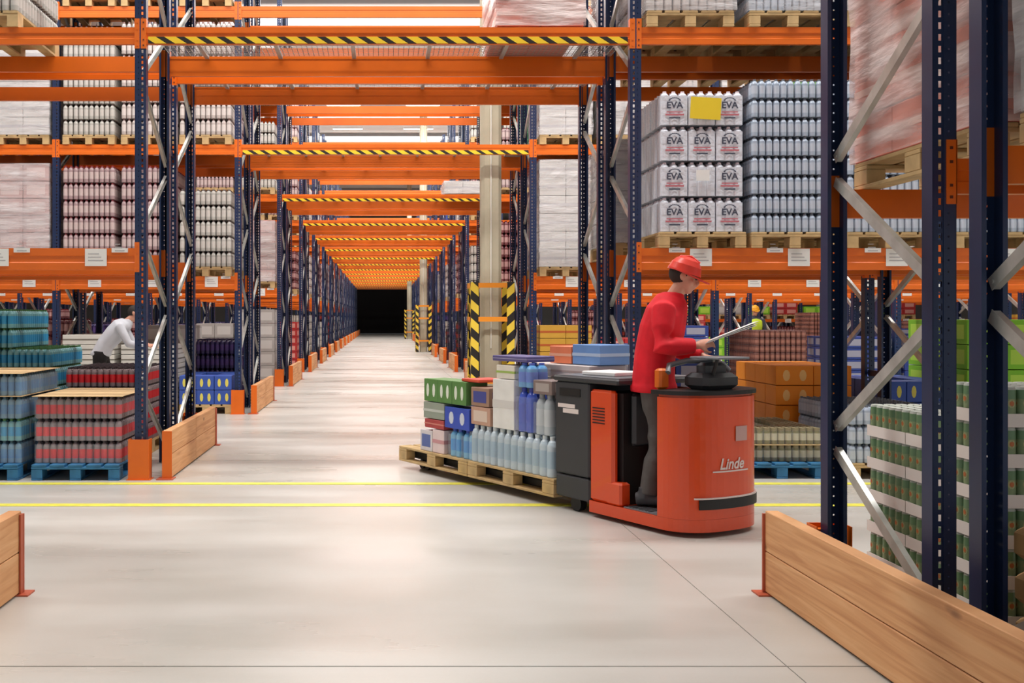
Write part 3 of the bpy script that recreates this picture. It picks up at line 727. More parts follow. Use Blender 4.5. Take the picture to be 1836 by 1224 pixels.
# soda on the floor: every shrink pack is a thing, the front ones with single bottles
def floor_packs(name, x, y, z, layers, where, nx=3, ny=4, front=1, skiprow=None, colname='bottle', alt=None, word=None, grp='floor pallet packs', sheet_after=()):
    zz = z; n = 0
    for k in range(layers):
        nm = alt[k] if alt else name
        s = P[nm]; d, h = s['d'], s['h']; wx, wy = 4*d, 4*d
        kd = s['kind']
        bm = cached(('single', nm), lambda: _single(s))
        pm = cached(('p44', nm), lambda: pack_mesh(kd, 4, 4, d, h, s['body'], s['label'], s['cap'], 8, film=True))
        hm = cached(('p43', nm), lambda: pack_mesh(kd, 4, 4, d, h, s['body'], s['label'], s['cap'], 8, film=True, skip=lambda i, j: j == 0))
        for i in range(nx):
            for j in range(ny):
                if j and i < nx-1 or (name == 'jarg' and k == 0 and j): continue
                px = x+(i-(nx-1)/2)*(wx+.004); py = y+(j-(ny-1)/2)*(wy+.004)
                if j == 0 and front:
                    t = thing(kd+'_pack', f'{s["word"]} pack {where}, layer {["one","two","three","four"][k]}, front {["left","middle","right"][i]}', 'pack', (px, py, zz), 0, grp)
                    for q in range(4): ob(kd, bm, t, ((q-1.5)*d, -1.5*d, 0))
                    ob('rear_'+kd+'s', hm, t)['kind'] = 'stuff'
                else:
                    tag(ob(kd+'_pack', pm, None, (px, py, zz)), f'{s["word"]} pack {where}, layer {["one","two","three","four"][k]}, right side, {["","second","third","rearmost"][j]}', 'pack', grp)
        zz += h+.004
        if k in sheet_after or k == layers-1 and -1 in sheet_after:
            b = MB(); b.box(-.415, .415, -.56, .56, 0, .004, CB)
            tag(ob('cardboard_sheet', b, None, (x, y, zz)), f'cardboard sheet on layer {["one","two","three","four","five"][k]} of the packs {where}', 'sheet', 'cardboard sheets between packs'); zz += .005
    return zz
def _single(s):
    b = MB(); KIND[s['kind']](b, 0, 0, s['d']*.485, s['h'], s['body'], s['label'], s['cap'], 12); return b
XR = -2.79
pallet(XR, 9.3+.50, 0, 'blue painted pallet under the red soda packs, beside the left foot guard', BLUEP, True)
floor_packs('redb', XR, 9.82, .146, 3, 'on blue pallet by left foot guard', sheet_after=(-1,))
pallet(-3.71, 9.80, 0, 'blue painted pallet at the left edge under aqua bottle packs', BLUEP, True)
zt = floor_packs('blueb', -3.71, 9.82, .146, 4, 'at the left picture edge', alt=['blueb', 'aquab', 'blueb', 'blueb'], sheet_after=(2, -1))
put(1, 'L', 0, 0, 'redb', 4, 'B', 2, dx=-.2, dy=-.05)
put(1, 'L', 1, 0, 'aquab', 7, 'B', 2, dx=-.26, lastn=lambda i, j, k: k < 5 or i == 0)
put(1, 'L', 2, 0, 'aquab', 6, 'B', 1, dx=-.25)
# ------------------------------------------------------------------ first row, right
def eva_pack(front):
    """shrink pack of bottles; front: narrow printed end towards camera"""
    b = MB(); F1 = C('water_film', (222, 226, 236), .25, bump=.3, bscale=30, scale=10)
    F2 = C('water_cap', (222, 206, 212), .4); nx, ny = (3, 2)
    d = .083; W, D, h = nx*d, ny*d, .315
    pts = []
    def seg(n): return [(-W/2+d*(i+.5)) for i in range(n)]
    m = 10
    for (n_, ax) in ((nx, 0), (ny, 1), (nx, 2), (ny, 3)):
        for i in range(n_):
            for q in range(4):
                a = (q/4.)*pi
                u = (i+.5)*d-d/2*cos(a); v = .010*sin(a)
                L2 = n_*d
                if ax == 0: p = (-W/2+u, -D/2-v+.010)
                elif ax == 1: p = (W/2+v-.010, -D/2+u)
                elif ax == 2: p = (W/2-u, D/2+v-.010)
                else: p = (-W/2-v+.010, D/2-u)
                pts.append(p)
    b.prism(pts, .004, h*.86, F1)
    for i in range(nx):
        for j in range(ny):
            b.lathe([(d*.5, h*.82), (d*.44, h*.89), (d*.22, h*.95), (d*.2, h), (0, h)], [F1, F1, F2, F2], 10, -W/2+d*(i+.5), -D/2+d*(j+.5))
    return b
def text_me(s, size, m, bold=False):
    cu = bpy.data.curves.new('t', 'FONT'); cu.body = s; cu.size = size; cu.align_x = 'CENTER'; cu.extrude = .0006
    if bold: cu.offset = size*.02
    o = bpy.data.objects.new('t', cu); COL.objects.link(o)
    dg = bpy.context.evaluated_depsgraph_get(); me = bpy.data.meshes.new_from_object(o.evaluated_get(dg))
    bpy.data.objects.remove(o); me.materials.clear(); me.materials.append(m); return me
INK = C('ink_slate', (66, 70, 88), .6); INKR = C('ink_rose', (196, 112, 122), .6)
def eva_print(tilt=0):
    b = MB(); me = text_me('EVA', .085, INK, True)
    M = Matrix.Translation((0, -.0865, .155)) @ Matrix.Rotation(pi/2, 4, 'X')
    n = len(b.v); b.v.extend(tuple(M @ v.co) for v in me.vertices); k = b.mid(INK)
    for p in me.polygons: b.f.append(tuple(q+n for q in p.vertices)); b.mi.append(k); b.sm.append(False)
    b.box(-.075, .075, -.0875, -.0865, .115, .125, INKR); b.box(-.085, .085, -.0875, -.0865, .088, .104, INKR); b.box(-.05, .05, -.0875, -.0865, .06, .072, INK)
    # arched crest above the letters
    for i in range(9):
        a = pi*(i+.5)/9; x, z = .05*cos(a), .222+.028*sin(a); b.box(x-.008, x+.008, -.0875, -.0865, z-.004, z+.004, INK)
    return b
EP = cached('evap', lambda: eva_pack(True)); EPR = cached('evapr', eva_print)
pallet(2.94, 9.88, 2.122, 'wooden pallet under the branded water packs, right of the aisle on the lower beam', None, True)
ew = thing('water_stack', 'stack of four layers of wrapped water packs with grey lettering, one carrying a yellow sheet', 'goods', (2.94, 9.88, 2.268), 0, 'loads on pallets')
for k in range(4):
    for i in range(3):
        for j in range(6):
            if 0 < j < 5 and i == 1 and k < 3: continue
            o = ob('water_pack', EP, ew, ((i-1)*.253, -.5+j*.192, k*.327))
            if j == 0:
                if not (i == 1 and k in (1, 3)): ob('printed_lettering', EPR, o)
b = MB(); b.box(-.14, .14, -.004, 0, 0, .2, YPAP); ob('yellow_sheet', b, ew, (.02, -.602, 3*.327+.05), rot=(0, .06, 0))
b = MB(); b.box(-.06, .06, -.004, 0, 0, .1, PAPER); ob('white_sheet', b, ew, (0, -.602, 1*.327+.14))
put(1, 'R', 1, 1, 'bluegrey', 8, 'A', 2, dx=.06, pparts=True)
put(1, 'R', 2, 1, 'bluegrey', 8, 'A', 1, dx=.04)
GSH = C('green_sheet', (150, 206, 92), .5)
b = MB(); b.box(-.16, .16, -.004, 0, 0, .15, GSH); tag(ob('green_sheet', b, None, (3.92, 9.285+.07, 2.268+7*.176+.005)), 'light green sheet on the top layer of the tall blue grey bottle stack', 'sheet')
for n in range(3): put(1, 'R', n, 1, 'whitec', 4+n % 2, 'B', 1, wrap=WRAP)
put(1, 'R', 3, 1, 'bluegrey', 7); put(1, 'R', 4, 1, 'whitec', 5, wrap=WRAP)
for n in range(6): put(1, 'R', n, 2, ['whiteb', 'bluegrey', 'whiteb'][n % 3], 4, 'A', 2 if n < 2 else 1, dx=.04*(n > 0), pparts=n < 2, wrap=WRAP)
for n in range(3): put(1, 'R', n, 2, ['pinkb', 'whitec', 'pinkb'][n % 3], 4, 'B', 1, wrap=WRAP)
# floor, right
pallet(3.68, 9.90, 0, 'blue painted pallet under the jar trays, behind the truck on the right', BLUEP, True)
zt = floor_packs('jarg', 3.68, 9.93, .146, 2, 'on blue pallet right of truck', sheet_after=(0,), grp='jar packs on the floor pallet')
for n, (x, rgb) in enumerate([(3.52, 0), (3.83, 1)]): pass
put(1, 'R', 0, 0, 'bluecrate', 6, 'B', 2, dx=.25)
put(1, 'R', 1, 0, 'orangec', 4, 'B', 2, dx=.8)
put(1, 'R', 2, 0, 'bluegrey', 3, 'A', 2, dx=.06, pparts=True)
put(1, 'R', 3, 0, 'pear', 3, 'B', 2)
put(1, 'R', 4, 0, 'lime', 5, 'B', 2); put(1, 'R', 5, 0, 'lime', 5, 'B', 1)
# ------------------------------------------------------------------ second row
for n, (nm, nz, w_) in enumerate([('greyb', 5, None), ('pinkb', 6, None), ('pinkb', 6, None), ('pinkc', 6, WRAP), ('pinkb', 6, None), ('pinkc', 6, WRAP), ('greyb', 6, None)]):
    put(2, 'L', n, 1, nm, nz, 'A', 2 if n < 4 else 1, wrap=w_)
for n, (nm, nz, w_) in enumerate([('whiteb', 7, None), ('whiteb', 7, None), ('greyb', 7, None), ('whitec', 6, WRAP), ('pinkc', 5, WRAP), ('greyb', 6, None), ('pinkb', 5, None)]):
    put(2, 'L', n, 2, nm, nz, 'A', 1, wrap=w_)
for n in range(7): put(2, 'L', n, 3, ['pinkb', 'greyc', 'pinkb', 'whiteb'][n % 4], 5, 'A', 1)
for n in range(3): put(2, 'L', n, 1, ['greyb', 'pinkb', 'maroon'][n % 3], 5, 'B', 1); put(2, 'L', n, 2, ['pinkb', 'greyb', 'pinkc'][n % 3], 5, 'B', 1)
for n, (nm, nz, w_) in enumerate([('whitec', 6, WRAP), ('greyc', 5, WRAP), ('whitec', 5, WRAP), ('greyb', 5, None), ('whiteb', 5, WRAP), ('whitec', 5, WRAP), ('greyb', 5, None), ('whitec', 5, WRAP), ('greyb', 5, None)]):
    put(2, 'R', n, 1, nm, nz, 'A', 2 if n < 1 else 1, wrap=w_)
    put(2, 'R', n, 2, ['whitec', 'greyc', 'whiteb'][n % 3], 5, 'A', 1, wrap=WRAP)
    if n < 6: put(2, 'R', n, 3, ['greyc', 'pinkb', 'greyb'][n % 3], 5, 'A', 1, wrap=WRAP)
put(2, 'R', 0, 2, 'greencrate', 12, 'B', 1); put(2, 'R', 0, 1, 'pinkc', 5, 'B', 1)
fl = [('pear', 2), ('slab', 6), ('slab', 7), ('aquab', 4), ('redc', 4), ('greyb', 4), ('navyc', 4)]
for n, (nm, nz) in enumerate(fl): put(2, 'L', n, 0, nm, nz, 'A', 2 if n < 4 else 1, pparts=n < 1)
put(2, 'L', 0, 0, 'purple', 4, 'B', 1); put(2, 'L', 1, 0, 'greyc', 4, 'B', 1); put(2, 'L', 3, 0, 'maroon', 5, 'B', 1)
fr = [('yellowc', 6), ('redc', 5), ('bluecrate', 7), ('brownc', 10), (None, 0), ('bluecrate', 6), ('bluecrate', 6), ('greyb', 4), ('brown', 4), ('lime', 5), ('lime', 5)]
for n, (nm, nz) in enumerate(fr):
    if nm: put(2, 'R', n, 0, nm, nz, 'A', 2 if n < 7 else 1, dx=.5 if n == 3 else 0)
# ------------------------------------------------------------------ third and fourth rows, then the distance
allk = ['pinkb', 'greyb', 'maroon', 'whiteb', 'pinkc', 'greyc', 'whitec', 'redc', 'brown']
rng = random.Random(11)
for side in 'LR':
    for k in (3, 4):
        nb = NB[(side, k)]*3
        for n in range(nb):
            for lv in (0, 1, 2, 3):
                if lv >= 1 and (n > 7 and side == 'L'): continue
                if lv == 3 and n > 2: continue
                nm = rng.choice(['pinkb', 'greyb', 'maroon', 'pinkc', 'whitec'] if lv else (['brown', 'maroon', 'redc', 'greyc', 'purple'] if side == 'L' else ['brownc', 'redc', 'maroon', 'lime', 'yellowc', 'bluecrate', 'brown']))
                h = unit(nm)[3]; H = rng.uniform(1.2, 1.65) if lv else rng.uniform(.85, 1.2) if side == 'R' and (k == 3 or n < 5) else rng.uniform(1.1, 1.6)
                if side == 'R' and lv == 0 and (k, n) in ((3, 5), (3, 6), (3, 7), (4, 7), (4, 8), (4, 9)): H = .8
                put(k, side, n, lv, nm, max(2, int(H/h)), 'A', 1, wrap=WRAP if (lv and nm in ('pinkc', 'whitec')) else None)
                if n == 0: put(k, side, n, lv, rng.choice(allk), 4, 'B', 1)
    for k in range(5, 15):
        nb = NB.get((side, k), 1)*3
        for n in range(min(nb, 18)):
            for lv in (0, 1, 2):
                if n > 1 and lv == 2: continue
                if n > 1 and lv and rng.random() < .25: continue
                nm = rng.choice(allk+['navyc', 'pear', 'maroon'] if lv else ['darkb', 'redc', 'maroon', 'darkb', 'purple', 'greyb'])
                h = unit(nm)[3]; H = rng.uniform(1.1, 1.6) if lv else rng.uniform(1.0, 1.65)
                if k == 5 and side == 'R' and n > 5 and lv == 0: H = 1.1
                put(k, side, n, lv, nm, max(2, int(H/h)), 'A')
for n in range(7, 16): put(5, 'R', n, 4, ['lime', 'greyc', 'lime', 'redc'][n % 4], 1 + n % 2, 'A')
# loads on the bridges
pb = load('salmon', 1.46, 9.92, 4.165, 6, 'salmon pink stretch-wrapped load on the first bridge deck, upper middle', 2, WRAPP)
load('whitec', 1.75, 22.5, 4.165, 1, 'low whitish wrapped load on the third bridge deck beside the column', 2, WRAP)

# ------------------------------------------------------------------ foreground rack loads (row 0)
pallet(2.95, 4.87, 2.162, 'wooden pallet tilted into view under the pink wrapped load, upper right', None, True)
load('salmon', 2.95, 4.87, 2.308, 7, 'tall pink wrapped load in the nearest rack, upper right', 2, WRAPP)
pallet(2.98, 3.50, 2.162, 'wooden pallet at the right picture edge under a grey wrapped load', None, True)
load('greyc', 2.98, 3.50, 2.308, 5, 'grey wrapped load at the right picture edge, nearest rack', 2, WRAP)
TRAYW = C('tray_white', (240, 232, 226), .6)
gc = P['greenc']
pallet(3.06, 4.93, 0, 'wooden pallet under the trays of green cans, lower right', None, True)
LOGO = C('can_logo', (190, 112, 62), .5)
def _logocan():
    b = _single(gc); r = gc['d']*.485
    for ox in (0, pi/2):
        for (rr, m, e) in ((.017, C('can_cream', (176, 178, 128), .5), .0006), (.010, LOGO, .0012)):
            pts = []
            for i in range(10):
                a = 2*pi*i/10; t = rr*cos(a)/r; z = .098+rr*1.1*sin(a)
                an = -pi/2+t-ox; pts.append(((r+e)*cos(an), (r+e)*sin(an), z))
            b.add(pts, [tuple(range(10))], m)
    return b
onec = cached('onecan', _logocan)
def can_block(nx, ny, side):
    b = MB(); d, h = gc['d'], gc['h']
    for i in range(nx):
        for j in range(ny):
            if (i == 0 and side & 1) or (j == 0 and side & 2): continue
            can(b, -nx*d/2+d*(i+.5), -ny*d/2+d*(j+.5), d*.485, h, gc['body'], gc['label'], gc['cap'], 8)
    return b
def tray_m(nx, ny):
    b = MB(); d = gc['d']; W, D = nx*d/2+.004, ny*d/2+.004
    b.box(-W, W, -D, D, 0, .003, TRAYW)
    for x in (-W, W-.003): b.box(x, x+.003, -D, D, .003, .058, TRAYW)
    for y in (-D, D-.003): b.box(-W, W, y, y+.003, .003, .058, TRAYW)
    return b
cnt = 0
for k in range(6):
    for j in range(3):
        for i in range(2):
            if k == 5 and j > 0: continue
            if k < 5 and i == 1 and j > 0: continue
            px = 3.06+(i-.5)*.408; py = 4.93+(j-1)*.408
            fl_ = (1 if i == 0 else 0) | (2 if j == 0 else 0)
            pos = f'{["left","right"][i]} tray, {["near","middle","far"][j]} row'
            t = thing('can_tray', f'white tray of green cans, layer {["one","two","three","four","five","six"][k]} from the floor, {pos}', 'tray', (px, py, .147+k*.173), 0, 'trays of green cans')
            ob('tray', cached('traym', lambda: tray_m(6, 6)), t)
            ob('can_block', cached(('cb', fl_), lambda: can_block(6, 6, fl_)), t, (0, 0, .003))['kind'] = 'stuff'
            if fl_:
                d = gc['d']
                for a in range(6):
                    for c in range(6):
                        if (a == 0 and fl_ & 1) or (c == 0 and fl_ & 2):
                            o = ob('can', onec, t, ((a-2.5)*d, (c-2.5)*d, .003))
SACK = C('kraft_sack', (178, 140, 92), .8, var=.1, bump=.3)
for i in range(3):
    b = MB(); b.bbox(-.36, .36, -.4, .4, 0, .178, SACK, .05)
    tag(ob('paper_sack', b, None, (2.87, 3.66, .147+i*.18), .03*i), f'brown kraft paper sack at the right edge, {["lowest","middle","topmost"][i]} of three', 'sack', 'paper sacks')
pallet(2.9, 3.5, 0, 'wooden pallet under the brown paper sacks at the right edge', None, True)

# ------------------------------------------------------------------ order picker truck
ANG = math.atan2(-.873, .488)
def TL(u, v, z=0): return (.529+.488*u+.873*v, 10.195-.873*u+.488*v, z)
TOR = mat('truck_orange_red', (222, 74, 24), .32, coat=.3); TDK = mat('truck_charcoal', (56, 58, 62), .5, var=.05); TBK = mat('truck_black', (20, 20, 22), .5)
TGY = mat('truck_grey', (112, 116, 122), .4); LGT = mat('decal_pale', (226, 214, 210), .5)
trk = thing('order_picker', 'orange ride-on order picker truck crossing the aisle with a charcoal battery box', 'truck', TL(0, 0), ANG)
def nose(off=0, n=26, u0=3.50, ln=.29, hw=.4, ex=2.5):
    pts = []
    for i in range(n+1):
        t = -pi/2+pi*i/n; c, q = cos(t), sin(t)
        pts.append((u0+(ln+off)*abs(c)**(2/ex), (hw+off)*(abs(q)**(2/ex))*(1 if q > 0 else -1)))
    return pts
b = MB()
b.prism([(2.8, -.4)]+nose()+[(2.8, .4)], .035, .12, TOR); ob('chassis', b, trk)
b = MB()
b.prism(nose(), .121, .94, TOR)
b.prism(nose(-.015), .94, .955, TOR)
fb = ob('front_hood', b, trk)
b = MB(); b.prism([(3.45, -.41)]+nose(.012)+[(3.45, .41)], .957, .985, TBK); ob('console_rim', b, trk)
def band(z0, z1, off, th, a0, a1, m):
    p = nose(off, 60); q = nose(off+th, 60); i0, i1 = int(a0*60), int(a1*60)
    bb = MB(); pts = p[i0:i1+1]+list(reversed(q[i0:i1+1])); bb.prism(pts, z0, z1, m); return bb
ob('bumper_strip', band(.19, .255, .001, .014, .30, .86, TBK), trk); ob('bumper_trim', band(.258, .268, .001, .012, .28, .88, LGT), trk)
# decal text wrapped on the hood
arc = nose(.003, 120); S = [0]
for i in range(1, len(arc)): S.append(S[-1]+sqrt((arc[i][0]-arc[i-1][0])**2+(arc[i][1]-arc[i-1][1])**2))
def on_arc(sv, off):
    for i in range(1, len(S)):
        if S[i] >= sv: break
    f = (sv-S[i-1])/(S[i]-S[i-1]); p = Vector(arc[i-1]).lerp(Vector(arc[i]), f); t = (Vector(arc[i])-Vector(arc[i-1])).normalized()
    return p+Vector((t.y, -t.x))*off
def wrap_text(txt, size, s0, z0, m, name):
    me = text_me(txt, size, m, True); sh = .25
    for v in me.vertices:
        x, y = v.co.x+sh*v.co.y, v.co.y
        p = on_arc(s0+x, v.co.z+.002); v.co = (p.x, p.y, z0+y)
    ob(name, me, fb)
tot = S[-1]
wrap_text('Linde', .105, tot*.50, .455, LGT, 'lettering')
b = MB()
for i in range(14):
    s0 = tot*.5-.17+i*.024; p0, p1 = on_arc(s0, .002), on_arc(s0+.024, .002); q0, q1 = on_arc(s0, .004), on_arc(s0+.024, .004)
    b.prism([tuple(p0), tuple(q0), tuple(q1), tuple(p1)], .435, .445, LGT)
ob('lettering_rule', b, fb)
b = MB()
for i in range(5):
    s0 = tot*.53+i*.024; p0, p1 = on_arc(s0, .002), on_arc(s0+.024, .002); q0, q1 = on_arc(s0, .004), on_arc(s0+.024, .004)
    b.prism([tuple(p0), tuple(q0), tuple(q1), tuple(p1)], .64, .74, mat('decal_grey', (196, 160, 156), .5))
ob('sticker', b, fb)
for sv in (-1, 1):
    b = MB(); ya, yb = sorted((sv*.4, sv*.34))
    b.bbox(2.8, 3.06, ya, yb, .121, .95, TOR, .02); ob('side_panel', b, trk)
    b = MB(); ya, yb = sorted((sv*.402, sv*.30)); b.bbox(2.98, 3.14, ya, yb, .121, .29, TOR, .015); ob('panel_foot', b, trk)
    b = MB()
    for i in range(6): b.box(2.84, 2.97, min(sv*.4, sv*.4035), max(sv*.4, sv*.4035), .70+i*.022, .708+i*.022, TBK)
    ob('vent_slots', b, trk)['kind'] = 'stuff'
b = MB(); b.box(2.84, 3.10, -.338, .338, .122, .93, TBK); b.bbox(3.10, 3.15, -.28, .28, .55, .93, TDK, .02); ob('backrest', b, trk)
b = MB(); b.box(3.16, 3.49, -.39, .39, .121, .13, TGY)
for i in range(8): b.box(3.17+i*.032, 3.18+i*.032, -.38, .38, .13, .133, TBK)
ob('step_mat', b, trk)
b = MB(); b.bbox(2.40, 2.795, -.4, .4, .28, .99, TDK, .012); ob('battery_box', b, trk)
b = MB(); b.bbox(2.40, 2.795, -.395, .395, .10, .272, TDK, .012); ob('battery_tray', b, trk)
b = MB(); b.bbox(2.38, 3.12, -.41, .41, .992, 1.035, TDK, .012); b.box(2.40, 3.1, -.39, .39, 1.035, 1.04, TGY); ob('battery_cover', b, trk)
b = MB(); b.box(2.46, 2.70, -.405, -.4, .88, .94, TBK); ob('grip_slot', b, trk)
b = MB(); b.box(2.44, 2.64, -.404, -.4, .79, .82, LGT); b.box(2.50, 2.68, -.404, -.4, .75, .785, LGT); ob('battery_label', b, trk)
# steering console
b = MB(); b.bbox(3.50, 3.72, -.17, .17, .986, 1.10, TDK, .03); b.bbox(3.55, 3.67, -.1, .1, 1.08, 1.17, TDK, .02); ob('steering_console', b, trk)
b = MB(); b.tube([(3.50, -.30, 1.10), (3.47, -.26, 1.15), (3.50, -.12, 1.18), (3.60, 0, 1.18), (3.50, .12, 1.18), (3.47, .26, 1.15), (3.50, .30, 1.10)], .02, TGY, 10); ob('handlebar', b, trk)
b = MB(); b.bbox(3.42, 3.49, -.36, -.27, .986, 1.13, ORANGE, .015); ob('control_box', b, trk)
b = MB(); b.tube([(3.70, -.08, 1.09), (3.74, -.08, 1.20)], .012, TBK, 8); b.bbox(3.60, 3.86, -.2, .1, 1.20, 1.215, TGY, .004); ob('clipboard_tray', b, trk)
for v in (-.2, .2):
    b = MB(); b.bbox(.05, 2.42, v-.08, v+.08, .096, .165, TBK, .01); ob('fork', b, trk)
    b = MB()
    for u in (.16, .26): b.lathe([(0, -.05), (.045, -.05), (.045, .05), (0, .05)], TBK, 14, M=Matrix.Translation((u, v, .046)) @ Matrix.Rotation(pi/2, 4, 'X'))
    ob('fork_roller', b, trk)
b = MB(); b.lathe([(0, -.04), (.11, -.04), (.115, -.03), (.115, .03), (.11, .04), (0, .04)], TBK, 24, M=Matrix.Translation((3.35, 0, .116)) @ Matrix.Rotation(pi/2, 4, 'X'))
for v in (-.33, .33): b.lathe([(0, -.03), (.06, -.03), (.06, .03), (0, .03)], TBK, 16, M=Matrix.Translation((2.6, v, .061)) @ Matrix.Rotation(pi/2, 4, 'X'))
ob('wheel', b, trk)
# pallets and goods on the forks
pallet(*TL(.572, 0, .072), 'wooden pallet at the rear end of the truck forks', None, True, ANG-pi/2, 'pallets on the truck')
pallet(*TL(1.78, 0, .072), 'wooden pallet on the forks next to the battery box', None, True, ANG-pi/2, 'pallets on the truck')
ZB = .218
def item(u0, u1, v0, v1, z0, z1, rgb, rgb2, style, label, nm='carton', cat='carton'):
    key = ('it', rgb); m = mat('it_%d_%d_%d' % rgb, rgb, .5, var=.06, scale=8); m2 = mat('it2_%d_%d_%d' % rgb2, rgb2, .5)
    me = carton_mesh(u1-u0-.006, v1-v0-.006, z1-z0-.003, m, m2, style)
    return tag(ob(nm, me, None, TL((u0+u1)/2, (v0+v1)/2, z0), ANG+random.uniform(-.015, .015)), label, cat, 'goods on the truck')
def bpack(u, v, z, nx, ny, d, h, body, label_, cap, label, kind='bottle'):
    mb = mat('bp_%d_%d_%d' % body, body, .25); ml = mat('bl_%d_%d_%d' % label_, label_, .5); mc = mat('bc_%d_%d_%d' % cap, cap, .5)
    t = thing('bottle_pack', label, 'pack', TL(u, v, z), ANG, 'bottle packs on the truck')
    one = MB(); KIND[kind](one, 0, 0, d*.485, h, mb, ml, mc, 14); one = one.mesh('bottle')
    for i in range(nx):
        for j in range(ny): ob(kind, one, t, ((i-(nx-1)/2)*d, (j-(ny-1)/2)*d, 0))
    f = MB(); f.box(-nx*d/2-.001, nx*d/2+.001, -ny*d/2-.001, ny*d/2+.001, .004, h*.8, FILM); ob('film', f, t)
item(.34, .56, -.38, -.08, ZB, ZB+.2, (214, 210, 214), (90, 110, 170), 0, 'small white carton with blue print at the rear corner of the truck load')
item(.56, .76, -.38, -.08, ZB, ZB+.22, (226, 206, 208), (204, 150, 156), 2, 'pale pink carton on the rear truck pallet, bottom row')
item(.42, .76, -.38, -.08, ZB+.225, ZB+.31, (176, 70, 72), (210, 130, 120), 2, 'flat red carton on the rear truck pallet')
for i in range(2):
    bpack(.92+i*.18*1.17, -.28, ZB, 2, 2, .09, .25, (120, 186, 226), (64, 150, 220), (70, 90, 180), f'light blue bottle pack on the rear truck pallet, {["behind the red carton","next to the front pallet"][i]}')
item(.77, 1.18, -.38, -.1, ZB+.255, ZB+.45, (56, 84, 190), (206, 214, 232), 1, 'bright blue carton with pale ovals on the rear truck pallet')
item(.40, .76, -.38, -.1, ZB+.315, ZB+.47, (150, 160, 148), (196, 202, 196), 2, 'grey green carton under the green tins on the truck')
for i in range(3):
    u = .53+i*.24
    item(u-.12, u+.12, -.38, -.14, ZB+.475, ZB+.69, (92, 138, 76), (228, 234, 222), 1, f'green and white carton on top of the rear truck pallet, {["rearmost","middle","frontmost"][i]} of three')
item(1.02, 1.30, -.36, -.05, ZB+.69, ZB+.72, (206, 70, 54), (230, 120, 80), 2, 'thin red lid on top of the green and white cartons')
item(.30, .74, -.04, .38, ZB, ZB+.46, (196, 196, 190), (160, 170, 160), 2, 'pale carton on the far side of the rear truck pallet, rear')
item(.75, 1.17, -.04, .38, ZB, ZB+.5, (170, 176, 168), (120, 150, 120), 2, 'pale carton on the far side of the rear truck pallet, front')
for i in range(3):
    for j in range(2):
        bpack(1.39+i*.385, -.25+j*.30, ZB, 4, 3, .094, .32, (196, 212, 222), (166, 192, 210), (206, 214, 218), f'clear water bottle pack on the front truck pallet, {["rear","middle","front"][i]}, {["near side","far side"][j]}')
Z2 = ZB+.325
item(1.20, 1.50, -.38, -.08, Z2, Z2+.16, (196, 156, 136), (220, 200, 186), 0, 'beige carton with pink print on the truck, above the rear water pack')
item(1.20, 1.48, -.38, -.08, Z2+.163, Z2+.33, (160, 128, 110), (70, 78, 150), 0, 'brown carton on the beige carton on the truck')
item(1.53, 1.84, -.38, -.08, Z2, Z2+.42, (232, 232, 230), (216, 214, 212), 2, 'tall white carton standing on the truck water packs')
item(1.57, 1.83, -.37, -.1, Z2+.423, Z2+.54, (224, 218, 206), (160, 186, 96), 2, 'cream carton with green band on the tall white carton')
bpack(1.955, -.27, Z2, 2, 2, .10, .36, (70, 96, 200), (60, 84, 196), (60, 70, 160), 'deep blue bottle pack on the truck beside the tall white carton')
bpack(1.955, -.27, Z2+.365, 2, 2, .10, .20, (96, 160, 214), (86, 120, 210), (90, 110, 200), 'sky blue bottle pack on top of the deep blue bottles')
bpack(2.19, -.27, Z2, 2, 2, .10, .32, (190, 200, 206), (200, 206, 210), (160, 160, 164), 'clear grey bottle pack next to the battery box, upper layer')
item(2.09, 2.33, -.38, -.12, Z2+.325, Z2+.44, (132, 116, 112), (170, 160, 156), 0, 'grey brown carton on the clear grey bottle pack')
item(1.50, 1.98, -.36, -.06, Z2+.57, Z2+.62, (96, 90, 140), (150, 146, 180), 2, 'flat purple carton topping the truck load')
item(1.22, 1.78, -.02, .38, Z2, Z2+.42, (186, 176, 160), (160, 140, 120), 2, 'tan carton on the far side of the front truck pallet, rear')
item(1.80, 2.36, -.02, .38, Z2, Z2+.44, (176, 168, 160), (150, 140, 130), 2, 'tan carton on the far side of the front truck pallet, front')
item(1.55, 2.36, -.02, .38, Z2+.443, Z2+.55, (216, 206, 204), (190, 170, 166), 2, 'low whitish carton on the tan cartons of the truck load')
item(1.75, 2.04, .06, .38, Z2+.553, Z2+.70, (232, 132, 92), (240, 180, 150), 2, 'orange carton on top of the far side of the truck load')
item(2.05, 2.40, .06, .38, Z2+.553, Z2+.72, (110, 150, 206), (180, 200, 226), 2, 'light blue carton on top of the truck load behind the driver')
b = MB(); b.bbox(-.17, .17, -.16, .16, 0, .03, PAPER, .006); tag(ob('paper_stack', b, None, TL(2.72, -.1, 1.041), ANG+.1), 'white paper stack lying on the battery cover of the truck', 'paper')

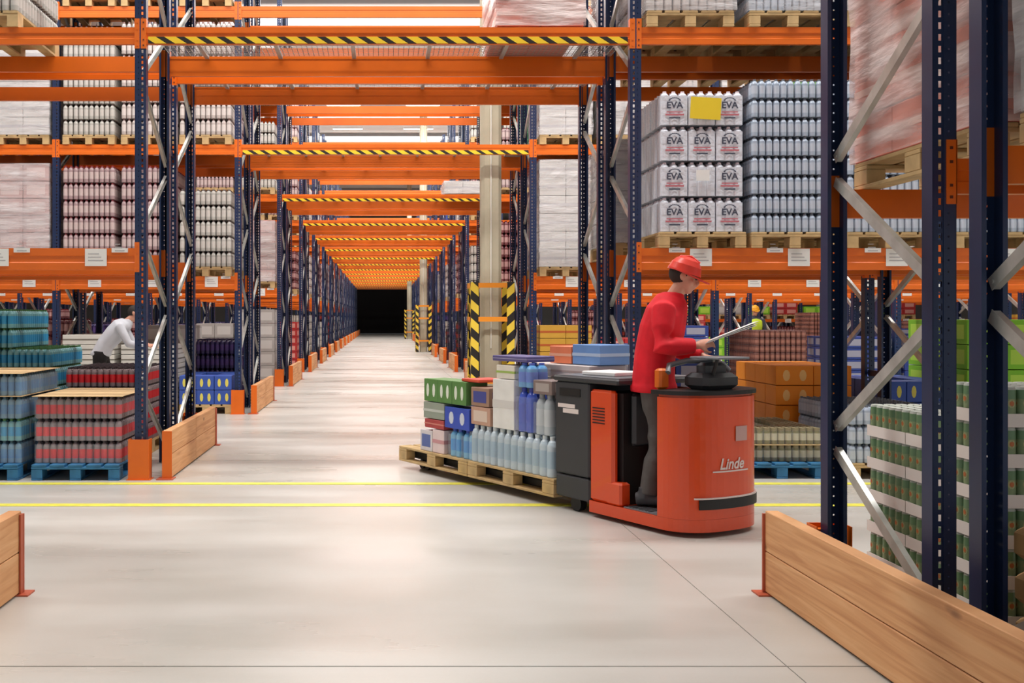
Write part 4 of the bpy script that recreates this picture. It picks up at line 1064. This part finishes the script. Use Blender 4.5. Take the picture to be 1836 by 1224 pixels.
# ------------------------------------------------------------------ people
def bake(mb, name, parent, voxel, smooth=3, loc=(0, 0, 0), rz=0., keep=True):
    o = ob(name, mb); md = o.modifiers.new('r', 'REMESH'); md.mode = 'VOXEL'; md.voxel_size = voxel; md.use_smooth_shade = True
    sm = o.modifiers.new('s', 'SMOOTH'); sm.iterations = smooth; sm.factor = .5
    me = bpy.data.meshes.new_from_object(o.evaluated_get(bpy.context.evaluated_depsgraph_get()))
    me.materials.clear(); me.materials.append(mb.m[0])
    me.polygons.foreach_set('use_smooth', [True]*len(me.polygons))
    bpy.data.objects.remove(o); return ob(name, me, parent, loc, rz)
SKIN = mat('skin', (206, 150, 126), .5, var=.05, scale=20)
def hand(b, wrist, direction, palm_n, side, curl=.5, m=SKIN):
    """palm + five fingers; side=+1 thumb towards +n x d"""
    d = Vector(direction).normalized(); n = Vector(palm_n).normalized(); n = (n-d*n.dot(d)).normalized(); t = n.cross(d)*side
    w_ = Vector(wrist)
    b.tube([w_-d*.03, w_+d*.0, w_+d*.045, w_+d*.09], [(.026, .02), (.029, .019), (.04, .017), (.038, .014)], m, 12, up=n)
    for i, (off, ln) in enumerate([(.028, .072), (.0095, .082), (-.0095, .076), (-.028, .06)]):
        p = w_+d*.08+t*off; a = 0; pts = [p]
        for q in range(3):
            a += curl*(.35 if q == 0 else .6); dd = d*cos(a)+n*sin(a); p = p+dd*ln*(.42, .32, .26)[q]; pts.append(p)
        b.tube(pts, [.0095, .009, .0085, .0065], m, 8, up=t)
    p = w_+d*.025+t*.03; b.tube([p-t*.012, p+t*.022+d*.02+n*.008, p+t*.034+d*.045+n*.02, p+t*.03+d*.065+n*.03], [.014, .012, .0105, .008], m, 8, up=n)
def person(label, loc, yaw, J, top, bottom, shoe, hair, hat=None, hatcol=None, vest=None, vox=.011, hands=True):
    """local frame: x forward, y left, z up; J = joint dictionary"""
    V = {k: Vector(v) for k, v in J.items() if k[0] != '_'}
    body = MB(); hd = V['head']; nk = V['neck']
    R = Matrix.Rotation(J.get('_nod', 0), 4, 'Y')
    def H(c): return tuple(hd+(R @ Vector(c)))
    body.ell(H((-.012, 0, .028)), (.094, .075, .092), SKIN); body.ell(H((.022, 0, -.035)), (.066, .056, .075), SKIN); body.ell(H((.05, 0, -.082)), (.033, .032, .026), SKIN)
    body.tube([H((.083, 0, .022)), H((.104, 0, -.014)), H((.102, 0, -.028)), H((.08, 0, -.034))], [.009, .0135, .015, .01], SKIN, 8)
    body.ell(H((.078, 0, .042)), (.02, .05, .014), SKIN)
    for s_ in (-1, 1):
        body.ell(H((.048, s_*.046, -.022)), (.03, .022, .026), SKIN); body.ell(H((-.012, s_*.078, 0)), (.018, .009, .03), SKIN)
    body.ell(H((.085, 0, -.056)), (.012, .024, .008), SKIN)
    body.tube([nk+Vector((-.02, 0, -.06)), nk, hd+Vector((-.02, 0, -.05))], [.066, .056, .054], SKIN, 12)
    def torso(b, m, g=0, low='pelvis', zl=-.02):
        pts = [V['pelvis']+Vector((0, 0, -.07)), V['pelvis'], V['waist'], V['chest'], V['upper'], V['neck']+Vector((-.01, 0, -.03)), V['neck']]
        rr = [(.15, .10), (.168, .115), (.158, .112), (.182, .128), (.19, .115), (.105, .085), (.06, .058)]
        if low == 'waist': pts = [V['pelvis']+Vector((0, 0, zl))]+pts[1:]; rr[0] = (.172, .13)
        b.tube(pts, [(r[0]+g, r[1]+g) for r in rr], m, 20, up=Vector((1, 0, 0)))
    torso(body, SKIN)
    for s_ in 'LR':
        sg = 1 if s_ == 'L' else -1
        sh, el, wr = V['sh'+s_], V['el'+s_], V['wr'+s_]
        body.tube([sh+Vector((0, -sg*.05, .01)), sh, sh.lerp(el, .5), el, el.lerp(wr, .35), wr], [.05, .052, .045, .038, .04, .027], SKIN, 12)
        if hands: hand(body, wr, V.get('hd'+s_, wr-el), V.get('hn'+s_, Vector((0, 0, -1))), J.get('_ts'+s_, 1), J.get('_curl', .6))
        hp, kn, an = V['hip'+s_], V['kn'+s_], V['an'+s_]
        body.tube([hp+Vector((0, 0, .06)), hp, hp.lerp(kn, .5), kn, kn.lerp(an, .3), an+Vector((0, 0, .02)), an+Vector((0, 0, -.03))], [.085, .088, .074, .055, .055, .036, .036], SKIN, 12)
    o = bake(body, 'person', None, .008 if vox < .02 else vox, 2, loc, yaw); tag(o, label, 'person')
    # jacket
    j = MB(); torso(j, top, J.get('_bulk', .016), 'waist', J.get('_hem', -.02))
    for s_ in 'LR':
        sg = 1 if s_ == 'L' else -1; sh, el, wr = V['sh'+s_], V['el'+s_], V['wr'+s_]
        j.tube([sh+Vector((0, -sg*.06, .0)), sh+Vector((0, 0, .005)), sh.lerp(el, .5), el, el.lerp(wr, .4), el.lerp(wr, .93)], [r+J.get('_bulk', .016)*.6-.008 for r in (.066, .072, .064, .058, .056, .042)], top, 14)
    j.tube([V['neck']+Vector((-.005, 0, -.05)), V['neck']+Vector((0, 0, .03))], [.085, .072], top, 16)
    hz = V['pelvis']+Vector((0, 0, J.get('_hem', -.02)-.01)); bk = J.get('_bulk', .016)+.003
    j.tube([hz, hz+Vector((0, 0, .05))], [(.172+bk, .13+bk), (.172+bk, .13+bk)], top, 20, up=Vector((1, 0, 0)))
    bake(j, 'jacket', o, vox, 4)
    if vest:
        v = MB(); pts = [V['waist']+Vector((0, 0, -.1)), V['waist'], V['chest'], V['upper'], V['neck']+Vector((-.01, 0, -.04))]
        v.tube(pts, [(.19, .145), (.182, .14), (.205, .15), (.205, .138), (.115, .1)], vest, 20, up=Vector((1, 0, 0)), caps=True); bake(v, 'vest', o, vox, 2)
    t = MB()
    for s_ in 'LR':
        hp, kn, an = V['hip'+s_], V['kn'+s_], V['an'+s_]
        t.tube([hp+Vector((0, 0, .08)), hp, hp.lerp(kn, .5), kn, kn.lerp(an, .4), an+Vector((0, 0, .0))], [.098, .104, .09, .072, .07, .066], bottom, 14)
    t.tube([V['pelvis']+Vector((0, 0, -.09)), V['pelvis'], V['pelvis']+Vector((0, 0, .05))], [(.165, .11), (.178, .124), (.165, .118)], bottom, 20, up=Vector((1, 0, 0)))
    bake(t, 'trousers', o, vox, 3)
    for s_ in 'LR':
        an = V['an'+s_]; z0 = an.z-.08
        b = MB(); b.tube([(an.x-.09, an.y, z0+.045), (an.x-.03, an.y, z0+.052), (an.x+.06, an.y, z0+.042), (an.x+.15, an.y, z0+.032), (an.x+.185, an.y, z0+.026)],
                         [(.036, .044), (.044, .05), (.048, .04), (.047, .03), (.03, .022)], shoe, 14, up=Vector((0, 0, 1)))
        b.tube([(an.x-.03, an.y, z0+.05), (an.x-.02, an.y, z0+.13)], [.05, .048], shoe, 12); bake(b, 'shoe', o, .008, 2)
    if hair:
        b = MB(); b.ell(H((-.028, 0, .024)), (.092, .081, .088), hair); bake(b, 'hair', o, .008, 2)
    for s_ in (-1, 1):
        b = MB(); b.ell(H((.083, s_*.03, .012)), (.008, .012, .007), mat('eye_dark', (50, 36, 30), .3), 10, 6); ob('eye', b, o)
    if hat:
        b = MB(); M = Matrix.Translation(hd) @ R
        pr = [(.122, .032), (.118, .045), (.108, .09), (.082, .128), (.04, .148), (0, .152)]
        b.lathe(pr, hatcol, 24, M=M @ Matrix.Translation((-.014, 0, 0)) @ Matrix.Scale(.92, 4, (0, 1, 0)))
        ring = []
        for i in range(32):
            a = 2*pi*i/32; f = max(0, cos(a))**2
            ring.append((cos(a)*(.128+.062*f)-.012, sin(a)*.118))
        b.prism(ring, .024, .034, hatcol, M @ Matrix.Rotation(radians(7), 4, 'Y'))
        b.tube([tuple(M @ Vector((-.12+.006*0, 0, .05))), tuple(M @ Vector((-.07, 0, .142))), tuple(M @ Vector((0, 0, .158))), tuple(M @ Vector((.07, 0, .128)))], .009, hatcol, 8)
        ob(hat, b, o)
    return o
RED = mat('red_jacket', (220, 14, 36), .75, var=.12, scale=9, bump=.25); GTR = mat('grey_trousers', (88, 84, 82), .85, var=.15, scale=12, bump=.2)
SHO = mat('work_shoe', (70, 70, 74), .6); HAIRD = mat('hair_dark', (44, 36, 32), .8); CAPR = mat('red_helmet', (222, 62, 48), .35)
drv = dict(pelvis=(-.03, 0, .93), waist=(-.02, 0, 1.08), chest=(.03, 0, 1.26), upper=(.06, 0, 1.38), neck=(.11, 0, 1.50), head=(.185, 0, 1.635), _nod=.32, _bulk=.034, _hem=-.11,
           shL=(.05, .19, 1.40), elL=(.08, .27, 1.12), wrL=(.32, .20, 1.06), shR=(.05, -.19, 1.40), elR=(.03, -.27, 1.14), wrR=(.27, -.17, 1.15),
           hdL=(.9, -.25, -.1), hdR=(.9, .25, .22), hnL=(0, 0, -1), hnR=(.1, .6, -.3), _tsL=-1, _tsR=1, _curl=1.0,
           hipL=(-.03, .095, .90), hipR=(-.03, -.095, .90), knL=(.03, .11, .49), knR=(.0, -.10, .49), anL=(-.02, .12, .08), anR=(-.06, -.12, .08))
DX, DY = TL(3.20, -.10)[:2]
DYAW = math.atan2(-.30, .95)
dp = person('driver in red jacket, red helmet and grey trousers standing on the truck reading papers', (DX, DY, .134), DYAW, drv, RED, GTR, SHO, HAIRD, 'helmet', CAPR)
b = MB(); b.box(.12, .165, .05, .12, 1.27, 1.277, YPAP)
# papers held in the hand
pm = MB()
for i in range(3):
    a = .36+.02*i; M = Matrix.Translation((.33+.004*i, -.05, 1.165+.006*i)) @ Matrix.Rotation(-a, 4, 'Y') @ Matrix.Rotation(.05*i, 4, 'Z')
    pm.box(0, .36, -.14, .13, 0, .003, PAPER, M)
tag(ob('paper_sheets', pm, None, (DX, DY, .134), DYAW), 'white order sheets held open in the driver\'s hands', 'paper')
man = dict(pelvis=(-.10, 0, .96), waist=(-.03, 0, 1.10), chest=(.10, 0, 1.25), upper=(.18, 0, 1.35), neck=(.28, 0, 1.43), head=(.38, 0, 1.54), _nod=.6,
           shL=(.19, .19, 1.35), elL=(.33, .24, 1.10), wrL=(.56, .20, 1.08), shR=(.19, -.19, 1.35), elR=(.33, -.24, 1.10), wrR=(.56, -.20, 1.08), _tsL=-1, _tsR=1,
           hipL=(-.10, .095, .92), hipR=(-.10, -.095, .92), knL=(0, .11, .50), knR=(-.12, -.10, .50), anL=(-.10, .12, .08), anR=(-.30, -.12, .08))
person('stooping worker in pale grey shirt and black trousers between the left racks', (-3.98, 14.7, 0), .12, man, mat('shirt_grey', (196, 200, 208), .8, var=.06), mat('black_trousers', (20, 18, 20), .85), TBK, HAIRD, vox=.016)
viz = dict(pelvis=(0, 0, .95), waist=(0, 0, 1.10), chest=(.01, 0, 1.28), upper=(.01, 0, 1.40), neck=(.02, 0, 1.51), head=(.05, 0, 1.65), _nod=.1,
           shL=(.01, .2, 1.41), elL=(.02, .27, 1.14), wrL=(.2, .22, 1.02), shR=(.01, -.2, 1.41), elR=(.02, -.27, 1.14), wrR=(.2, -.22, 1.02), _tsL=-1, _tsR=1,
           hipL=(0, .095, .91), hipR=(0, -.095, .91), knL=(.02, .1, .5), knR=(.02, -.1, .5), anL=(0, .11, .08), anR=(0, -.11, .08))
person('distant worker in yellow helmet and yellow high-visibility vest among the right racks', (9.60, 26.1, 0), -pi/2, viz, mat('dark_sleeve', (60, 64, 76), .8), mat('navy_trousers', (36, 40, 60), .8), TBK, None, 'helmet', mat('yellow_helmet', (240, 176, 40), .4), vest=mat('hi_vis', (206, 236, 60), .6), vox=.016)

for (k, side, n, lv, zz, dx) in [(3, 'L', 6, 1, .95, .1), (3, 'L', 6, 2, .95, .1), (3, 'L', 2, 3, .9, 0)]:
    b = MB(); b.box(-.13, .13, -.003, 0, 0, .17, YPAP)
    tag(ob('yellow_sheet', b, None, (slot_x(side, n)+dx, ROWS[k]-.065, LVZ[lv]+.15+zz)), f'yellow sheet taped to the load, {ORD[k]} row left, {LVW[lv]}, {ORD[n+1]} slot from aisle', 'sheet', 'yellow sheets')
